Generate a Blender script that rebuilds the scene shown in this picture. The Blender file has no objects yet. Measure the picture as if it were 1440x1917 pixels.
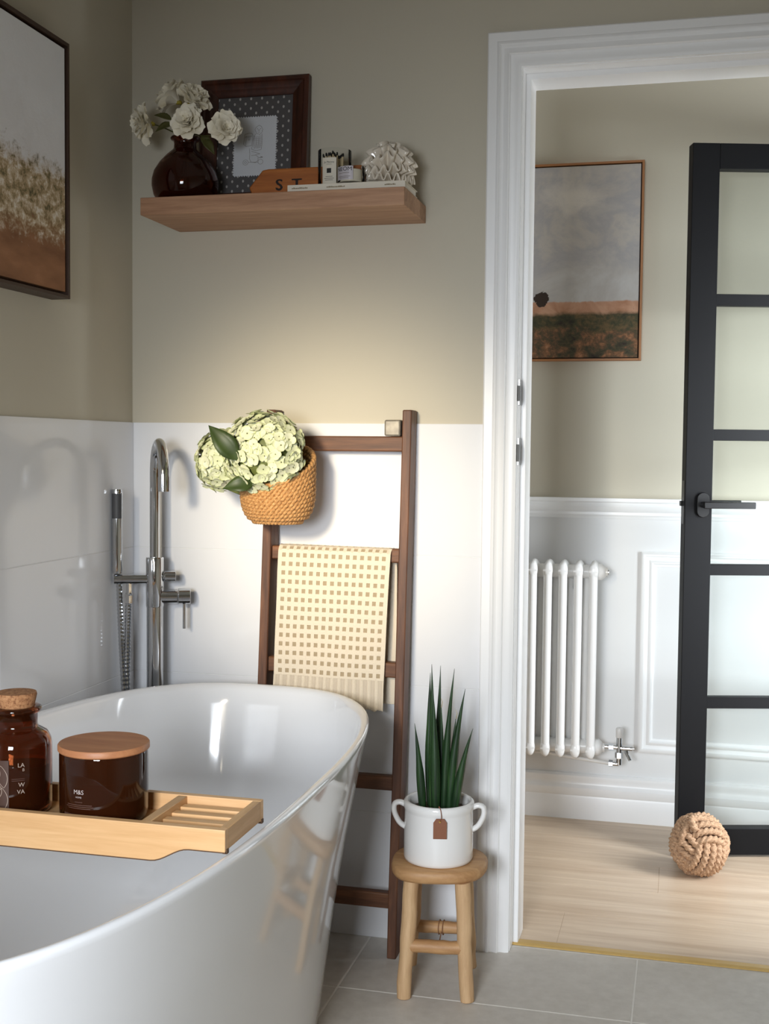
import bpy, math, random
from mathutils import Vector, Matrix
random.seed(7)
SC = bpy.context.scene
COL = SC.collection
PI = math.pi

# ------------------------------------------------------------------ camera
cam_d = bpy.data.cameras.new('camera')
cam_d.sensor_fit = 'HORIZONTAL'; cam_d.sensor_width = 36.0
cam_d.lens = 2283.4 / 1440 * 36
cam_d.clip_start = 0.02
cam = bpy.data.objects.new('camera', cam_d); COL.objects.link(cam)
cR = Vector((0.97037311, 0.24141726, 0.00968176)); cU = Vector((-0.02213523, 0.04892627, 0.99855708)); cF = Vector((-0.24059522, 0.96918725, -0.05282057))
mw = Matrix((cR, cU, -cF)).transposed().to_4x4(); mw.translation = (1.3012, -2.71259, 1.14213)
cam.matrix_world = mw
SC.camera = cam

# ------------------------------------------------------------------ world, lights, exposure
SC.view_settings.view_transform = 'Standard'; SC.view_settings.look = 'None'
SC.view_settings.exposure = 0.0; SC.view_settings.gamma = 1.0; SC.view_settings.use_curve_mapping = False
SC.cycles.max_bounces = 10; SC.cycles.diffuse_bounces = 5; SC.cycles.glossy_bounces = 5
SC.cycles.transmission_bounces = 10; SC.cycles.transparent_max_bounces = 12
SC.cycles.caustics_reflective = False; SC.cycles.caustics_refractive = False
W = bpy.data.worlds.new('overcast'); SC.world = W; W.use_nodes = True
W.node_tree.nodes['Background'].inputs[0].default_value = (0.75, 0.85, 1.0, 1)
W.node_tree.nodes['Background'].inputs[1].default_value = 1.2

def area(name, loc, direction, sx, sy, power, color, spread=180):
    d = bpy.data.lights.new(name, 'AREA'); d.shape = 'RECTANGLE'; d.size = sx; d.size_y = sy
    d.energy = power; d.color = color; d.spread = math.radians(spread)
    o = bpy.data.objects.new(name, d); COL.objects.link(o); o.location = loc
    o.rotation_euler = Vector(direction).to_track_quat('-Z', 'Y').to_euler()
    return o
# daylight through the bathroom window behind the camera, and through an added doorway further along the hall
area('bathroom_window_daylight', (0.84, -3.27, 1.20), (0.05, 1, -0.32), 0.60, 0.52, 14.6, (0.88, 0.935, 1.0), 80)
area('hall_unseen_daylight', (2.38, 0.20, 0.98), (-0.85, 0.58, -0.10), 0.46, 1.20, 36, (0.88, 0.94, 1.0), 150)
# added warm spot with no known lamp, makes the wall glow around the ladder
sp = bpy.data.lights.new('added_glow_spot', 'SPOT'); sp.energy = 450; sp.color = (1.0, 0.86, 0.63)
sp.spot_size = math.radians(18.8); sp.spot_blend = 1.0; sp.shadow_soft_size = 0.18
spo = bpy.data.objects.new('added_glow_spot', sp); COL.objects.link(spo); spo.location = (0.44, -3.10, 1.66)
spo.rotation_euler = (Vector((0.51, 0.0, 1.0)) - Vector(spo.location)).to_track_quat('-Z', 'Y').to_euler()

# ------------------------------------------------------------------ materials
def lin(c):
    return tuple(((v / 255) / 12.92 if v / 255 <= 0.04045 else ((v / 255 + 0.055) / 1.055) ** 2.4) for v in c) + (1.0,)
class N:
    """small wrapper around a node tree"""
    def __init__(s, name):
        s.m = bpy.data.materials.new(name); s.m.use_nodes = True; s.t = s.m.node_tree
        s.b = s.t.nodes['Principled BSDF']
    def new(s, t, **k):
        n = s.t.nodes.new(t)
        for a, v in k.items(): setattr(n, a, v)
        return n
    def link(s, a, b): s.t.links.new(a, b)
    def val(s, sock, v):
        if isinstance(v, bpy.types.NodeSocket): s.link(v, sock)
        else: sock.default_value = v
    def coord(s, kind='pos'):
        if kind == 'pos': return s.new('ShaderNodeNewGeometry').outputs['Position']
        return s.new('ShaderNodeTexCoord').outputs[kind]
    def scaled(s, vec, sc, loc=(0, 0, 0)):
        m = s.new('ShaderNodeMapping'); s.link(vec, m.inputs[0]); m.inputs['Scale'].default_value = sc; m.inputs['Location'].default_value = loc
        return m.outputs[0]
    def noise(s, vec, scale=5, detail=3, rough=.5, dist=0):
        n = s.new('ShaderNodeTexNoise'); s.link(vec, n.inputs['Vector']); n.inputs['Scale'].default_value = scale
        n.inputs['Detail'].default_value = detail; n.inputs['Roughness'].default_value = rough; n.inputs['Distortion'].default_value = dist
        return n.outputs['Fac']
    def ramp(s, fac, stops, interp='LINEAR'):
        r = s.new('ShaderNodeValToRGB'); s.val(r.inputs[0], fac); r.color_ramp.interpolation = interp
        e = r.color_ramp.elements
        while len(e) < len(stops): e.new(0.5)
        for i, (p, c) in enumerate(stops):
            e[i].position = p; e[i].color = c if len(c) == 4 else lin(c)
        return r.outputs[0]
    def mix(s, fac, a, b):
        n = s.new('ShaderNodeMix', data_type='RGBA'); s.val(n.inputs[0], fac); s.val(n.inputs[6], a); s.val(n.inputs[7], b)
        return n.outputs[2]
    def math(s, op, a, b=0.0, c=None):
        n = s.new('ShaderNodeMath', operation=op); s.val(n.inputs[0], a); s.val(n.inputs[1], b)
        if c is not None: s.val(n.inputs[2], c)
        return n.outputs[0]
    def sep(s, vec):
        n = s.new('ShaderNodeSeparateXYZ'); s.link(vec, n.inputs[0]); return n.outputs
    def color(s, c): s.val(s.b.inputs['Base Color'], c); return s
    def set(s, **k):
        for a, v in k.items(): s.val(s.b.inputs[a.replace('_', ' ')], v)
        return s
    def bump(s, h, strength=.2, dist=.002):
        b = s.new('ShaderNodeBump'); b.inputs['Strength'].default_value = strength; b.inputs['Distance'].default_value = dist
        s.link(h, b.inputs['Height']); s.link(b.outputs[0], s.b.inputs['Normal']); return s

def plain(name, c, rough=.5, metal=0.0, spec=.5, var=None, scale=8, bump=None, coat=0):
    n = N(name)
    if var:
        f = n.noise(n.coord(), scale, 4); n.color(n.ramp(f, [(.3, c), (.7, var)]))
    else: n.color(lin(c))
    n.set(Roughness=rough, Metallic=metal); n.b.inputs['Specular IOR Level'].default_value = spec
    if coat: n.b.inputs['Coat Weight'].default_value = coat; n.b.inputs['Coat Roughness'].default_value = .05
    if bump: n.bump(n.noise(n.coord(), bump[0], 3), bump[1])
    return n.m
def wood(name, dark, light, stretch, scale=1.0, rough=.5, extra=None, kind='pos', bump=.15):
    """grain: noise squeezed along one axis"""
    n = N(name); v = n.scaled(n.coord(kind), tuple(s * scale for s in stretch))
    a = n.noise(v, 1.0, 5, .6, .6); b = n.noise(n.scaled(v, (3.1, 3.1, 3.1)), 1.0, 4, .7, .3)
    f = n.math('ADD', n.math('MULTIPLY', a, .65), n.math('MULTIPLY', b, .35))
    c = n.ramp(f, [(.32, dark), (.5, tuple((x + y) / 2 for x, y in zip(dark, light))), (.68, light)])
    n.color(c).set(Roughness=rough).bump(f, bump, .001)
    return n.m
def clear_glass(name, tint=(.95, .97, .96), rough=0.0, ior=1.45):
    n = N(name); t = n.t; t.nodes.remove(n.b)
    out = [x for x in t.nodes if x.type == 'OUTPUT_MATERIAL'][0]
    tr = n.new('ShaderNodeBsdfTransparent'); tr.inputs[0].default_value = tint + (1,)
    gl = n.new('ShaderNodeBsdfGlossy'); gl.inputs['Roughness'].default_value = rough
    fr = n.new('ShaderNodeFresnel'); fr.inputs[0].default_value = ior
    mx = n.new('ShaderNodeMixShader'); n.link(fr.outputs[0], mx.inputs[0]); n.link(tr.outputs[0], mx.inputs[1]); n.link(gl.outputs[0], mx.inputs[2]); n.link(mx.outputs[0], out.inputs[0])
    return n.m
def amber_glass(name, c, rough=.03):
    n = N(name).color(c + (1,)).set(Roughness=rough, IOR=1.45); n.b.inputs['Transmission Weight'].default_value = .92
    return n.m

M = {}
M['paint'] = plain('warm_greige_paint', (199, 192, 175), .75, spec=.3, bump=(220, .05))
M['white_paint'] = plain('white_wall_paint', (229, 229, 229), .6, spec=.3)
M['gloss_white'] = plain('white_trim_paint', (243, 243, 243), .35)
M['ceiling'] = plain('ceiling_paint', (225, 224, 220), .9, spec=.2)
M['tile'] = plain('glossy_white_tile', (232, 233, 236), .10)
M['grout'] = plain('white_grout', (228, 228, 227), .8)
n = N('grey_stone_tile'); v = n.coord()
f = n.math('ADD', n.math('MULTIPLY', n.noise(v, 3.2, 6, .62), .6), n.math('MULTIPLY', n.noise(v, 38, 4, .6), .4))
n.color(n.ramp(f, [(.3, (178, 171, 161)), (.5, (195, 189, 180)), (.72, (210, 205, 197))])).set(Roughness=n.math('MULTIPLY_ADD', f, .25, .34)).bump(n.noise(v, 120, 3), .06)
M['stone'] = n.m
M['floor_grout'] = plain('pale_floor_grout', (222, 218, 211), .9)
M['plank'] = wood('pale_oak_plank', (183, 157, 131), (216, 196, 172), (1.6, 26, 26), 1.0, .38, bump=.05)
M['plank_edge'] = plain('plank_gap', (176, 152, 128), .6)
M['brass_strip'] = plain('gold_threshold', (204, 170, 104), .42, .35)
M['acrylic'] = plain('white_bath_acrylic', (240, 241, 243), .09, coat=.3)
M['chrome'] = plain('chrome', (205, 207, 210), .07, 1.0)
M['steel'] = plain('brushed_steel', (150, 150, 150), .3, 1.0)
M['hand_grip'] = plain('dark_rubber_face', (62, 63, 66), .55)
M['black_door'] = plain('black_door_paint', (13, 13, 15), .5, spec=.18)
M['black_metal'] = plain('black_handle_metal', (18, 18, 20), .35)
M['pane'] = clear_glass('door_pane_glass', (.935, .95, .943))
M['clear'] = clear_glass('clear_jar_glass', (.97, .975, .97), 0.0, 1.18)
M['radiator'] = plain('white_radiator_enamel', (232, 231, 229), .28)
M['ladder'] = wood('aged_brown_ladder_wood', (62, 36, 24), (126, 82, 54), (40, 40, 3.2), 1.0, .55)
M['rung'] = wood('aged_brown_rung_wood', (66, 38, 23), (140, 92, 58), (3.2, 40, 40), 1.0, .55)
M['shelf'] = wood('oak_shelf_wood', (154, 112, 84), (196, 154, 120), (4, 60, 60), 1.0, .5)
M['mahogany'] = wood('dark_red_frame_wood', (40, 16, 9), (84, 38, 20), (30, 30, 6), 1.0, .35)
M['sign'] = wood('orange_stained_wood', (150, 82, 30), (196, 118, 52), (4, 50, 50), 1.0, .45)
M['bamboo'] = wood('bamboo', (206, 158, 106), (232, 190, 140), (3, 50, 50), 1.0, .42, bump=.05)
M['bamboo_y'] = wood('bamboo_cross', (194, 148, 98), (224, 182, 132), (50, 3, 50), 1.0, .42, bump=.05)
M['bamboo_dark'] = plain('dark_cut_edge', (84, 58, 36), .6)
M['lid_wood'] = wood('lid_wood', (164, 104, 66), (198, 138, 94), (5, 40, 40), 1.0, .5)
M['stool'] = wood('pale_teak_root', (176, 138, 98), (218, 184, 142), (36, 36, 4), 1.0, .6)
M['stool_seat'] = wood('teak_seat', (160, 116, 74), (206, 164, 116), (7, 34, 34), 1.0, .55)
M['twine'] = plain('brown_twine', (140, 100, 68), .9)
n = N('cork'); v = n.coord(); f = n.noise(v, 210, 4, .7)
n.color(n.ramp(f, [(.34, (120, 74, 46)), (.5, (176, 124, 82)), (.7, (198, 150, 106))])).set(Roughness=.85).bump(f, .4); M['cork'] = n.m
M['amber'] = amber_glass('amber_glass', (.30, .075, .022))
M['vase_glass'] = amber_glass('deep_amber_glass', (.17, .026, .008))
M['wax'] = plain('dark_wax', (110, 38, 20), .6)
M['cream_wax'] = plain('cream_wax', (226, 216, 196), .5)
M['print_pale'] = plain('pale_print', (176, 156, 140), .6)
M['print_white'] = plain('white_print', (190, 176, 170), .6)
M['print_dim'] = plain('dim_print', (92, 62, 50), .6)
M['leaf_print'] = plain('brown_label', (74, 48, 36), .55)
M['ceramic'] = plain('white_glazed_ceramic', (234, 233, 231), .15, coat=.3)
M['coral'] = plain('cream_glazed_ceramic', (226, 216, 200), .18, coat=.3)
M['soil'] = plain('bark_soil', (92, 64, 44), .95, var=(46, 32, 24), scale=120)
M['leather'] = plain('tan_leather', (132, 82, 56), .6, bump=(180, .2))
M['brass'] = plain('brass', (196, 160, 84), .25, 1.0)
M['matches'] = plain('match_sticks', (206, 184, 146), .7)
M['match_tip'] = plain('black_match_tip', (20, 19, 19), .8)
M['paper'] = plain('cream_paper', (222, 214, 198), .6)
M['pages'] = plain('book_pages', (228, 222, 210), .8)
M['ink'] = plain('black_ink', (24, 22, 22), .6)
M['grey_ink'] = plain('grey_ink', (120, 112, 104), .6)
M['gold_ink'] = plain('olive_ink', (132, 116, 86), .6)
M['silver_label'] = plain('pale_silver_label', (206, 200, 206), .3, .25)
M['card'] = plain('white_card', (206, 208, 212), .8)
M['burnt'] = plain('burnt_letter', (34, 18, 10), .7)
M['peg_metal'] = plain('worn_grey_peg', (128, 122, 112), .5, .3, var=(164, 156, 142), scale=60)
M['dark_frame'] = plain('dark_brown_frame', (66, 46, 34), .5)
M['dark_gap'] = plain('black_frame_gap', (20, 14, 10), .7)
M['oak_frame'] = plain('oak_frame', (160, 108, 66), .5)
M['rail_cloth'] = plain('white_edge', (230, 230, 228), .6)
# jute
n = N('jute_rope'); v = n.coord(); f = n.noise(v, 260, 4, .7)
n.color(n.ramp(f, [(.3, (140, 106, 80)), (.55, (190, 154, 122)), (.75, (218, 188, 158))])).set(Roughness=.95).bump(f, .2, .001); M['jute'] = n.m
M['jute_dark'] = plain('jute_core', (110, 80, 56), .95)
n = N('seagrass'); v = n.coord(); f = n.noise(v, 190, 4, .7)
n.color(n.ramp(f, [(.3, (138, 92, 48)), (.52, (192, 142, 86)), (.75, (222, 178, 122))])).set(Roughness=.7).bump(f, .3); M['seagrass'] = n.m
M['basket_in'] = plain('basket_lining', (120, 82, 46), .9)
M['towel'] = plain('cream_cotton', (226, 212, 190), .95, bump=(420, .5))
M['towel_sq'] = plain('beige_cotton', (170, 152, 124), .95, bump=(420, .5))
M['towel_rib'] = plain('beige_rib', (204, 190, 170), .95, bump=(420, .5))
# hydrangea petals: cream centre, lime rim, varying floret to floret
n = N('hydrangea_petal'); o = n.coord('Object'); s_ = n.sep(o)
rad = n.math('SQRT', n.math('ADD', n.math('POWER', s_[0], 2), n.math('POWER', s_[1], 2)))
rim = n.ramp(n.math('MULTIPLY', rad, 62), [(.0, (176, 180, 116)), (.16, (212, 214, 184)), (.72, (220, 221, 196)), (1.0, (190, 198, 124))])
rnd = n.new('ShaderNodeObjectInfo').outputs['Random']
n.color(n.mix(n.math('MULTIPLY', rnd, .38), rim, lin((190, 202, 140)))).set(Roughness=.7)
n.b.inputs['Subsurface Weight'].default_value = .0; M['hydrangea'] = n.m
M['eye'] = plain('floret_eye', (86, 84, 60), .7)
M['dark_leaf'] = plain('deep_green_leaf', (44, 60, 22), .5, var=(62, 80, 34), scale=30)
M['stem'] = plain('green_stem', (96, 104, 52), .6)
M['vase_leaf'] = plain('olive_leaf', (74, 74, 30), .5)
M['peony'] = plain('ivory_petal', (250, 243, 224), .65)
M['stamen'] = plain('yellow_green_stamen', (168, 152, 52), .7)
n = N('snake_plant'); o = n.coord(); v = n.scaled(o, (160, 160, 7)); f = n.noise(v, 1, 3)
n.color(n.ramp(f, [(.35, (20, 42, 22)), (.6, (38, 68, 34)), (.8, (62, 92, 46))])).set(Roughness=.42); M['snake'] = n.m
M['leaf_tip'] = plain('dry_tip', (196, 184, 160), .8)
# dotted fabric behind the card
n = N('dotted_fabric'); s_ = n.sep(n.coord('Object'))
def cell(x, k, off=0.0): return n.math('SUBTRACT', n.math('FRACT', n.math('ADD', n.math('MULTIPLY', x, k), off)), .5)
def dots(off):
    a = cell(s_[0], 1 / .0265, off); b = cell(s_[2], 1 / .0225, off)
    a = n.math('MULTIPLY', a, 1.6); 
    d = n.math('SQRT', n.math('ADD', n.math('POWER', a, 2), n.math('POWER', b, 2))); return n.math('LESS_THAN', d, .145)
n.color(n.mix(n.math('MAXIMUM', dots(0.0), dots(.5)), lin((84, 81, 81)), lin((172, 168, 164)))).set(Roughness=.9); M['dotted'] = n.m
# landscape canvas in the hall: cloudy sky, pale field, tree, dark brush
n = N('cloud_landscape'); g = n.coord('Generated'); s_ = n.sep(g); u, w = s_[0], s_[2]
nz = n.noise(n.scaled(g, (2.4, 1, 4.2)), 1.0, 6, .62, .4); nz2 = n.noise(n.scaled(g, (5, 1, 8), (3, 0, 1)), 1.0, 5, .6, .5)
sky = n.ramp(n.math('ADD', n.math('MULTIPLY', nz, .75), n.math('MULTIPLY', w, .22)), [(.34, (196, 193, 190)), (.44, (184, 179, 174)), (.52, (170, 166, 166)), (.60, (188, 181, 173)), (.70, (164, 160, 162))])
du = n.math('MULTIPLY', n.math('SUBTRACT', u, .50), 3.6); dw = n.math('MULTIPLY', n.math('SUBTRACT', w, .845), 8.5)
dd = n.math('ADD', n.math('SQRT', n.math('ADD', n.math('POWER', du, 2), n.math('POWER', dw, 2))), n.math('MULTIPLY', n.math('SUBTRACT', nz2, .5), 1.5))
sky = n.mix(n.ramp(dd, [(.25, (255, 255, 255)), (.85, (0, 0, 0))]), sky, lin((206, 198, 188)))
wz = n.math('ADD', w, n.math('MULTIPLY', n.math('SUBTRACT', nz2, .5), .05))
br = n.noise(n.scaled(g, (15, 1, 24)), 1.0, 8, .72, .25)
gb_ = n.noise(n.scaled(g, (5, 1, 9), (2, 0, 7)), 1.0, 5, .65, .4)
br2 = n.math('ADD', n.math('MULTIPLY', br, .55), n.math('MULTIPLY', gb_, .45))
grass = n.ramp(br2, [(.36, (44, 32, 26)), (.45, (66, 62, 42)), (.51, (96, 72, 50)), (.57, (140, 96, 64)), (.64, (178, 132, 98)), (.72, (84, 60, 44))])
field = n.ramp(nz2, [(.35, (162, 112, 82)), (.6, (196, 152, 124)), (.75, (130, 88, 60))])
olive = n.ramp(br2, [(.38, (40, 38, 26)), (.5, (64, 62, 40)), (.6, (104, 84, 54))])
grass = n.mix(n.ramp(n.math('ADD', w, n.math('MULTIPLY', n.math('SUBTRACT', gb_, .5), .3)), [(.145, (0, 0, 0)), (.17, (255, 255, 255))]), grass, olive)
low = n.mix(n.ramp(wz, [(.222, (255, 255, 255)), (.242, (0, 0, 0))]), field, grass)
img = n.mix(n.ramp(wz, [(.292, (255, 255, 255)), (.298, (0, 0, 0))]), sky, low)
tu = n.math('MULTIPLY', n.math('SUBTRACT', u, .275), 15.0); tw = n.math('MULTIPLY', n.math('SUBTRACT', w, .310), 24.0)
td = n.math('ADD', n.math('SQRT', n.math('ADD', n.math('POWER', tu, 2), n.math('POWER', tw, 2))), n.math('MULTIPLY', n.math('SUBTRACT', br, .5), 1.6))
img = n.mix(n.math('LESS_THAN', td, .85), img, lin((52, 38, 30)))
n.color(img).set(Roughness=.8).bump(br, .15); M['landscape'] = n.m
# abstract meadow canvas on the left wall
n = N('meadow_abstract'); g = n.coord('Generated'); s_ = n.sep(g); u, w = s_[1], s_[2]
b1 = n.noise(n.scaled(g, (1, 17, 21)), 1.0, 8, .74, .25); b2 = n.noise(n.scaled(g, (1, 4, 5), (0, 3, 5)), 1.0, 5, .6, .6)
sky = n.ramp(n.math('ADD', n.math('MULTIPLY', b2, .35), n.math('MULTIPLY', w, .5)), [(.36, (226, 225, 228)), (.55, (240, 242, 248)), (.75, (246, 249, 255))])
mid = n.ramp(b1, [(.32, (74, 68, 46)), (.41, (126, 114, 82)), (.48, (176, 152, 116)), (.55, (206, 188, 160)), (.63, (240, 234, 224)), (.74, (168, 130, 86))])
gnd = n.ramp(n.noise(n.scaled(g, (1, 3, 9)), 1.0, 5), [(.3, (124, 84, 56)), (.55, (158, 110, 76)), (.75, (184, 134, 98))])
wz = n.math('ADD', w, n.math('MULTIPLY', n.math('SUBTRACT', b1, .5), .34))
img = n.mix(n.ramp(wz, [(.17, (255, 255, 255)), (.27, (0, 0, 0))]), mid, gnd)
img = n.mix(n.ramp(wz, [(.44, (0, 0, 0)), (.52, (255, 255, 255))]), img, sky)
n.color(img).set(Roughness=.75).bump(b1, .3, .003); M['meadow'] = n.m

# ------------------------------------------------------------------ mesh helpers
ORG = {}
class MB:
    def __init__(s): s.v = []; s.f = []; s.mi = []; s.cur = 0
    def add(s, vs, fs):
        o = len(s.v); s.v += [tuple(p) for p in vs]; s.f += [tuple(i + o for i in q) for q in fs]; s.mi += [s.cur] * len(fs); return s
    def box(s, a, b):
        (x0, y0, z0), (x1, y1, z1) = a, b
        return s.add([(x0, y0, z0), (x1, y0, z0), (x1, y1, z0), (x0, y1, z0), (x0, y0, z1), (x1, y0, z1), (x1, y1, z1), (x0, y1, z1)],
                     [(0, 3, 2, 1), (4, 5, 6, 7), (0, 1, 5, 4), (1, 2, 6, 5), (2, 3, 7, 6), (3, 0, 4, 7)])
    def prism(s, poly, fn0, fn1):
        """poly: 2D points, fn0/fn1 map them to the two end caps"""
        k = len(poly); a = [fn0(*p) for p in poly]; b = [fn1(*p) for p in poly]
        return s.add(a + b, [tuple(range(k - 1, -1, -1)), tuple(range(k, 2 * k))] + [(i, (i + 1) % k, k + (i + 1) % k, k + i) for i in range(k)])
    def rings(s, rings, cap0=True, cap1=True, closed=False):
        k = len(rings[0]); vs = [p for r in rings for p in r]; fs = []
        m = len(rings)
        for j in range(m if closed else m - 1):
            for i in range(k):
                a, b = j * k, ((j + 1) % m) * k
                fs.append((a + i, a + (i + 1) % k, b + (i + 1) % k, b + i))
        if not closed:
            if cap0: fs.append(tuple(range(k - 1, -1, -1)))
            if cap1: fs.append(tuple(range((m - 1) * k, m * k)))
        return s.add(vs, fs)
    def lathe(s, prof, c=(0, 0, 0), n=40, cap0=True, cap1=True, closed=False):
        return s.rings([[(c[0] + r * math.cos(2 * PI * i / n), c[1] + r * math.sin(2 * PI * i / n), c[2] + z) for i in range(n)] for r, z in prof], cap0, cap1, closed)
    def tube(s, path, r, n=12, lobes=0, twist=0.0, closed=False, flat=1.0, up=None):
        P = [Vector(p) for p in path]; m = len(P)
        rs = r if isinstance(r, (list, tuple)) else [r] * m
        T = []
        for i in range(m):
            if closed: t = P[(i + 1) % m] - P[i - 1]
            else: t = P[min(i + 1, m - 1)] - P[max(i - 1, 0)]
            T.append(t.normalized())
        a = Vector(up) if up else (Vector((0, 0, 1)) if abs(T[0].z) < .9 else Vector((1, 0, 0)))
        nrm = (a - T[0] * a.dot(T[0])).normalized(); out = []; L = 0
        for i in range(m):
            if i: L += (P[i] - P[i - 1]).length
            nrm = (nrm - T[i] * nrm.dot(T[i])).normalized(); bi = T[i].cross(nrm)
            ring = []
            for k in range(n):
                ph = 2 * PI * k / n
                q = rs[i] * ((.50 + .56 * abs(math.cos(lobes / 2 * (ph + twist * L)))) if lobes else 1.0)
                ring.append(P[i] + nrm * (math.cos(ph) * q) + bi * (math.sin(ph) * q * flat))
            out.append(ring)
        return s.rings(out, closed=closed)
    def grid(s, nu, nv, fn, wrap=False):
        vs = [fn(i / nu, j / nv) for j in range(nv + 1) for i in range(nu + 1)]
        return s.add(vs, [(j * (nu + 1) + i, j * (nu + 1) + i + 1, (j + 1) * (nu + 1) + i + 1, (j + 1) * (nu + 1) + i) for j in range(nv) for i in range(nu)])
    def mesh(s, name, mats, off=(0, 0, 0), smooth=None):
        me = bpy.data.meshes.new(name); me.from_pydata([(x - off[0], y - off[1], z - off[2]) for x, y, z in s.v], [], s.f)
        for m in (mats if isinstance(mats, (list, tuple)) else [mats]): me.materials.append(M[m])
        me.polygons.foreach_set('material_index', s.mi)
        if smooth is not None:
            me.polygons.foreach_set('use_smooth', [True] * len(me.polygons))
            if smooth < 180: me.set_sharp_from_angle(angle=math.radians(smooth))
        me.update(); return me
    def build(s, name, mats, parent=None, smooth=None, bevel=0, local=False, solid=0, seg=2):
        if parent is not None:
            off = (0, 0, 0) if local else ORG.get(parent.name, (0, 0, 0))
        elif local: off = (0, 0, 0)
        else:
            xs, ys, zs = zip(*s.v); off = ((min(xs) + max(xs)) / 2, (min(ys) + max(ys)) / 2, min(zs))
        o = bpy.data.objects.new(name, s.mesh(name, mats, off, smooth)); COL.objects.link(o)
        if parent is not None:
            o.parent = parent; ORG[o.name] = off
        else:
            o.location = off; ORG[o.name] = off
        if solid:
            d = o.modifiers.new('Solidify', 'SOLIDIFY'); d.thickness = solid; d.offset = 0
        if bevel:
            b = o.modifiers.new('Bevel', 'BEVEL'); b.width = bevel; b.segments = seg; b.limit_method = 'ANGLE'; b.angle_limit = math.radians(40)
            if smooth is None: o.data.polygons.foreach_set('use_smooth', [True] * len(o.data.polygons)); o.data.set_sharp_from_angle(angle=math.radians(50))
        return o
def empty(name, loc, rot=(0, 0, 0)):
    o = bpy.data.objects.new(name, None); o.empty_display_size = .05; COL.objects.link(o); o.location = loc; o.rotation_euler = rot; ORG[o.name] = tuple(loc); return o
def tag(o, label, cat, group=None):
    o['label'] = label; o['category'] = cat
    if group: o['group'] = group
    return o
def struct(o, label=None):
    o['kind'] = 'structure'
    if label: o['label'] = label
    return o
def link_copy(name, me, parent, loc, rot=None, scale=None, quat=None):
    """piece that shares mesh data, placed at a world-space location under an unrotated parent"""
    o = bpy.data.objects.new(name, me); COL.objects.link(o); o.parent = parent
    g = ORG.get(parent.name, (0, 0, 0)); o.location = (loc[0] - g[0], loc[1] - g[1], loc[2] - g[2])
    if quat is not None: o.rotation_mode = 'QUATERNION'; o.rotation_quaternion = quat
    elif rot: o.rotation_euler = rot
    if scale: o.scale = scale if isinstance(scale, (tuple, list)) else (scale,) * 3
    return o
def text_mb(body, size, fn, align='CENTER', cuts=0):
    """lettering: flat glyph outlines mapped through fn(u, v) to a surface"""
    cu = bpy.data.curves.new('t', 'FONT'); cu.body = body; cu.size = size; cu.align_x = align; cu.resolution_u = 3
    ob = bpy.data.objects.new('t', cu); me = bpy.data.meshes.new_from_object(ob)
    mb = MB(); mb.add([fn(v.co.x, v.co.y) for v in me.vertices], [tuple(p.vertices) for p in me.polygons])
    bpy.data.objects.remove(ob); bpy.data.meshes.remove(me); bpy.data.curves.remove(cu); return mb
def cham_box(a, b, c):
    """box with its front edges chamfered all round (12-sided)"""
    m = MB(); (x0, y0, z0), (x1, y1, z1) = a, b
    sl = lambda z, i: [(x0 + i, y0 + i, z), (x1 - i, y0 + i, z), (x1 - i, y1 - i, z), (x0 + i, y1 - i, z)]
    m.rings([sl(z0, 0), sl(z1 - c, 0), sl(z1, c)]); return m
def smoothpath(pts, n=8):
    """Catmull-Rom through pts"""
    P = [Vector(p) for p in pts]; P = [P[0] * 2 - P[1]] + P + [P[-1] * 2 - P[-2]]; out = []
    for i in range(1, len(P) - 2):
        for k in range(n):
            t = k / n; a, b, c, d = P[i - 1:i + 3]
            out.append(.5 * ((2 * b) + (c - a) * t + (2 * a - 5 * b + 4 * c - d) * t * t + (3 * b - a - 3 * c + d) * t ** 3))
    return out + [P[-2]]

# ------------------------------------------------------------------ room shell
ZC, YB, XR = 2.42, -3.30, 1.95          # ceiling, wall behind the camera, right bathroom wall
YH, XH0, XH1 = 1.06, -.55, 3.40         # hall wall, hall ends
DX0, DX1, DZ = .930, 1.712, 1.977       # doorway between architraves
fl = struct(MB().box((-.1, YB - .1, -.08), (XR + .1, .05, -.0010)).build('floor', 'floor_grout'), 'pale grout bed under the grey bathroom floor tiles')
def floor_tile(x0, x1, y0, y1):
    g = .0016; m = cham_box((x0 + g, y0 + g, -.006), (x1 - g, y1 - g, 0), .0012); o = m.build('tile', 'stone', fl); return o
xs = [0, .605, 1.216, 1.826, XR]; ys = [.03, -.281, -.891, -1.501, -2.111, -2.721, YB]
for i in range(len(xs) - 1):
    for j in range(len(ys) - 1): floor_tile(xs[i], xs[i + 1], ys[j + 1], ys[j])
fh = struct(MB().box((XH0 - .1, .05, -.08), (XH1 + .1, YH + .1, -.0006)).build('floor_hall', 'plank_edge'), 'pale oak plank floor of the hall')
yy = .066; row = 0
while yy < YH:
    w = min(.199, YH - yy); x = XH0 - .62 + (row * .61) % 1.0 - (1.1 if row % 2 else 0)
    while x < XH1:
        a, b = max(x, XH0), min(x + 2.20, XH1)
        if b > a + .01: cham_box((a + .0003, yy + .0003, -.006), (b - .0003, yy + w - .0003, 0), .0006).build('plank', 'plank', fh)
        x += 2.20
    yy += w; row += 1
struct(MB().prism([(.036, 0), (.068, 0), (.066, .0035), (.044, .005), (.036, .003)], lambda y, z: (DX0, y, z), lambda y, z: (DX1, y, z)).build('trim_1', 'brass_strip'), 'thin gold threshold strip in the doorway')
wl = struct(MB().box((-.12, YB - .1, 0), (0, .13, ZC)).build('wall_left', 'paint'), 'greige bathroom wall on the left with white tiles below')
m = MB().box((-.12, 0, 0), (DX0 - .003, .13, ZC)).box((DX0 - .003, 0, DZ + .003), (DX1 + .003, .13, ZC)).box((DX1 + .003, 0, 0), (XR + .1, .13, ZC))
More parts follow.
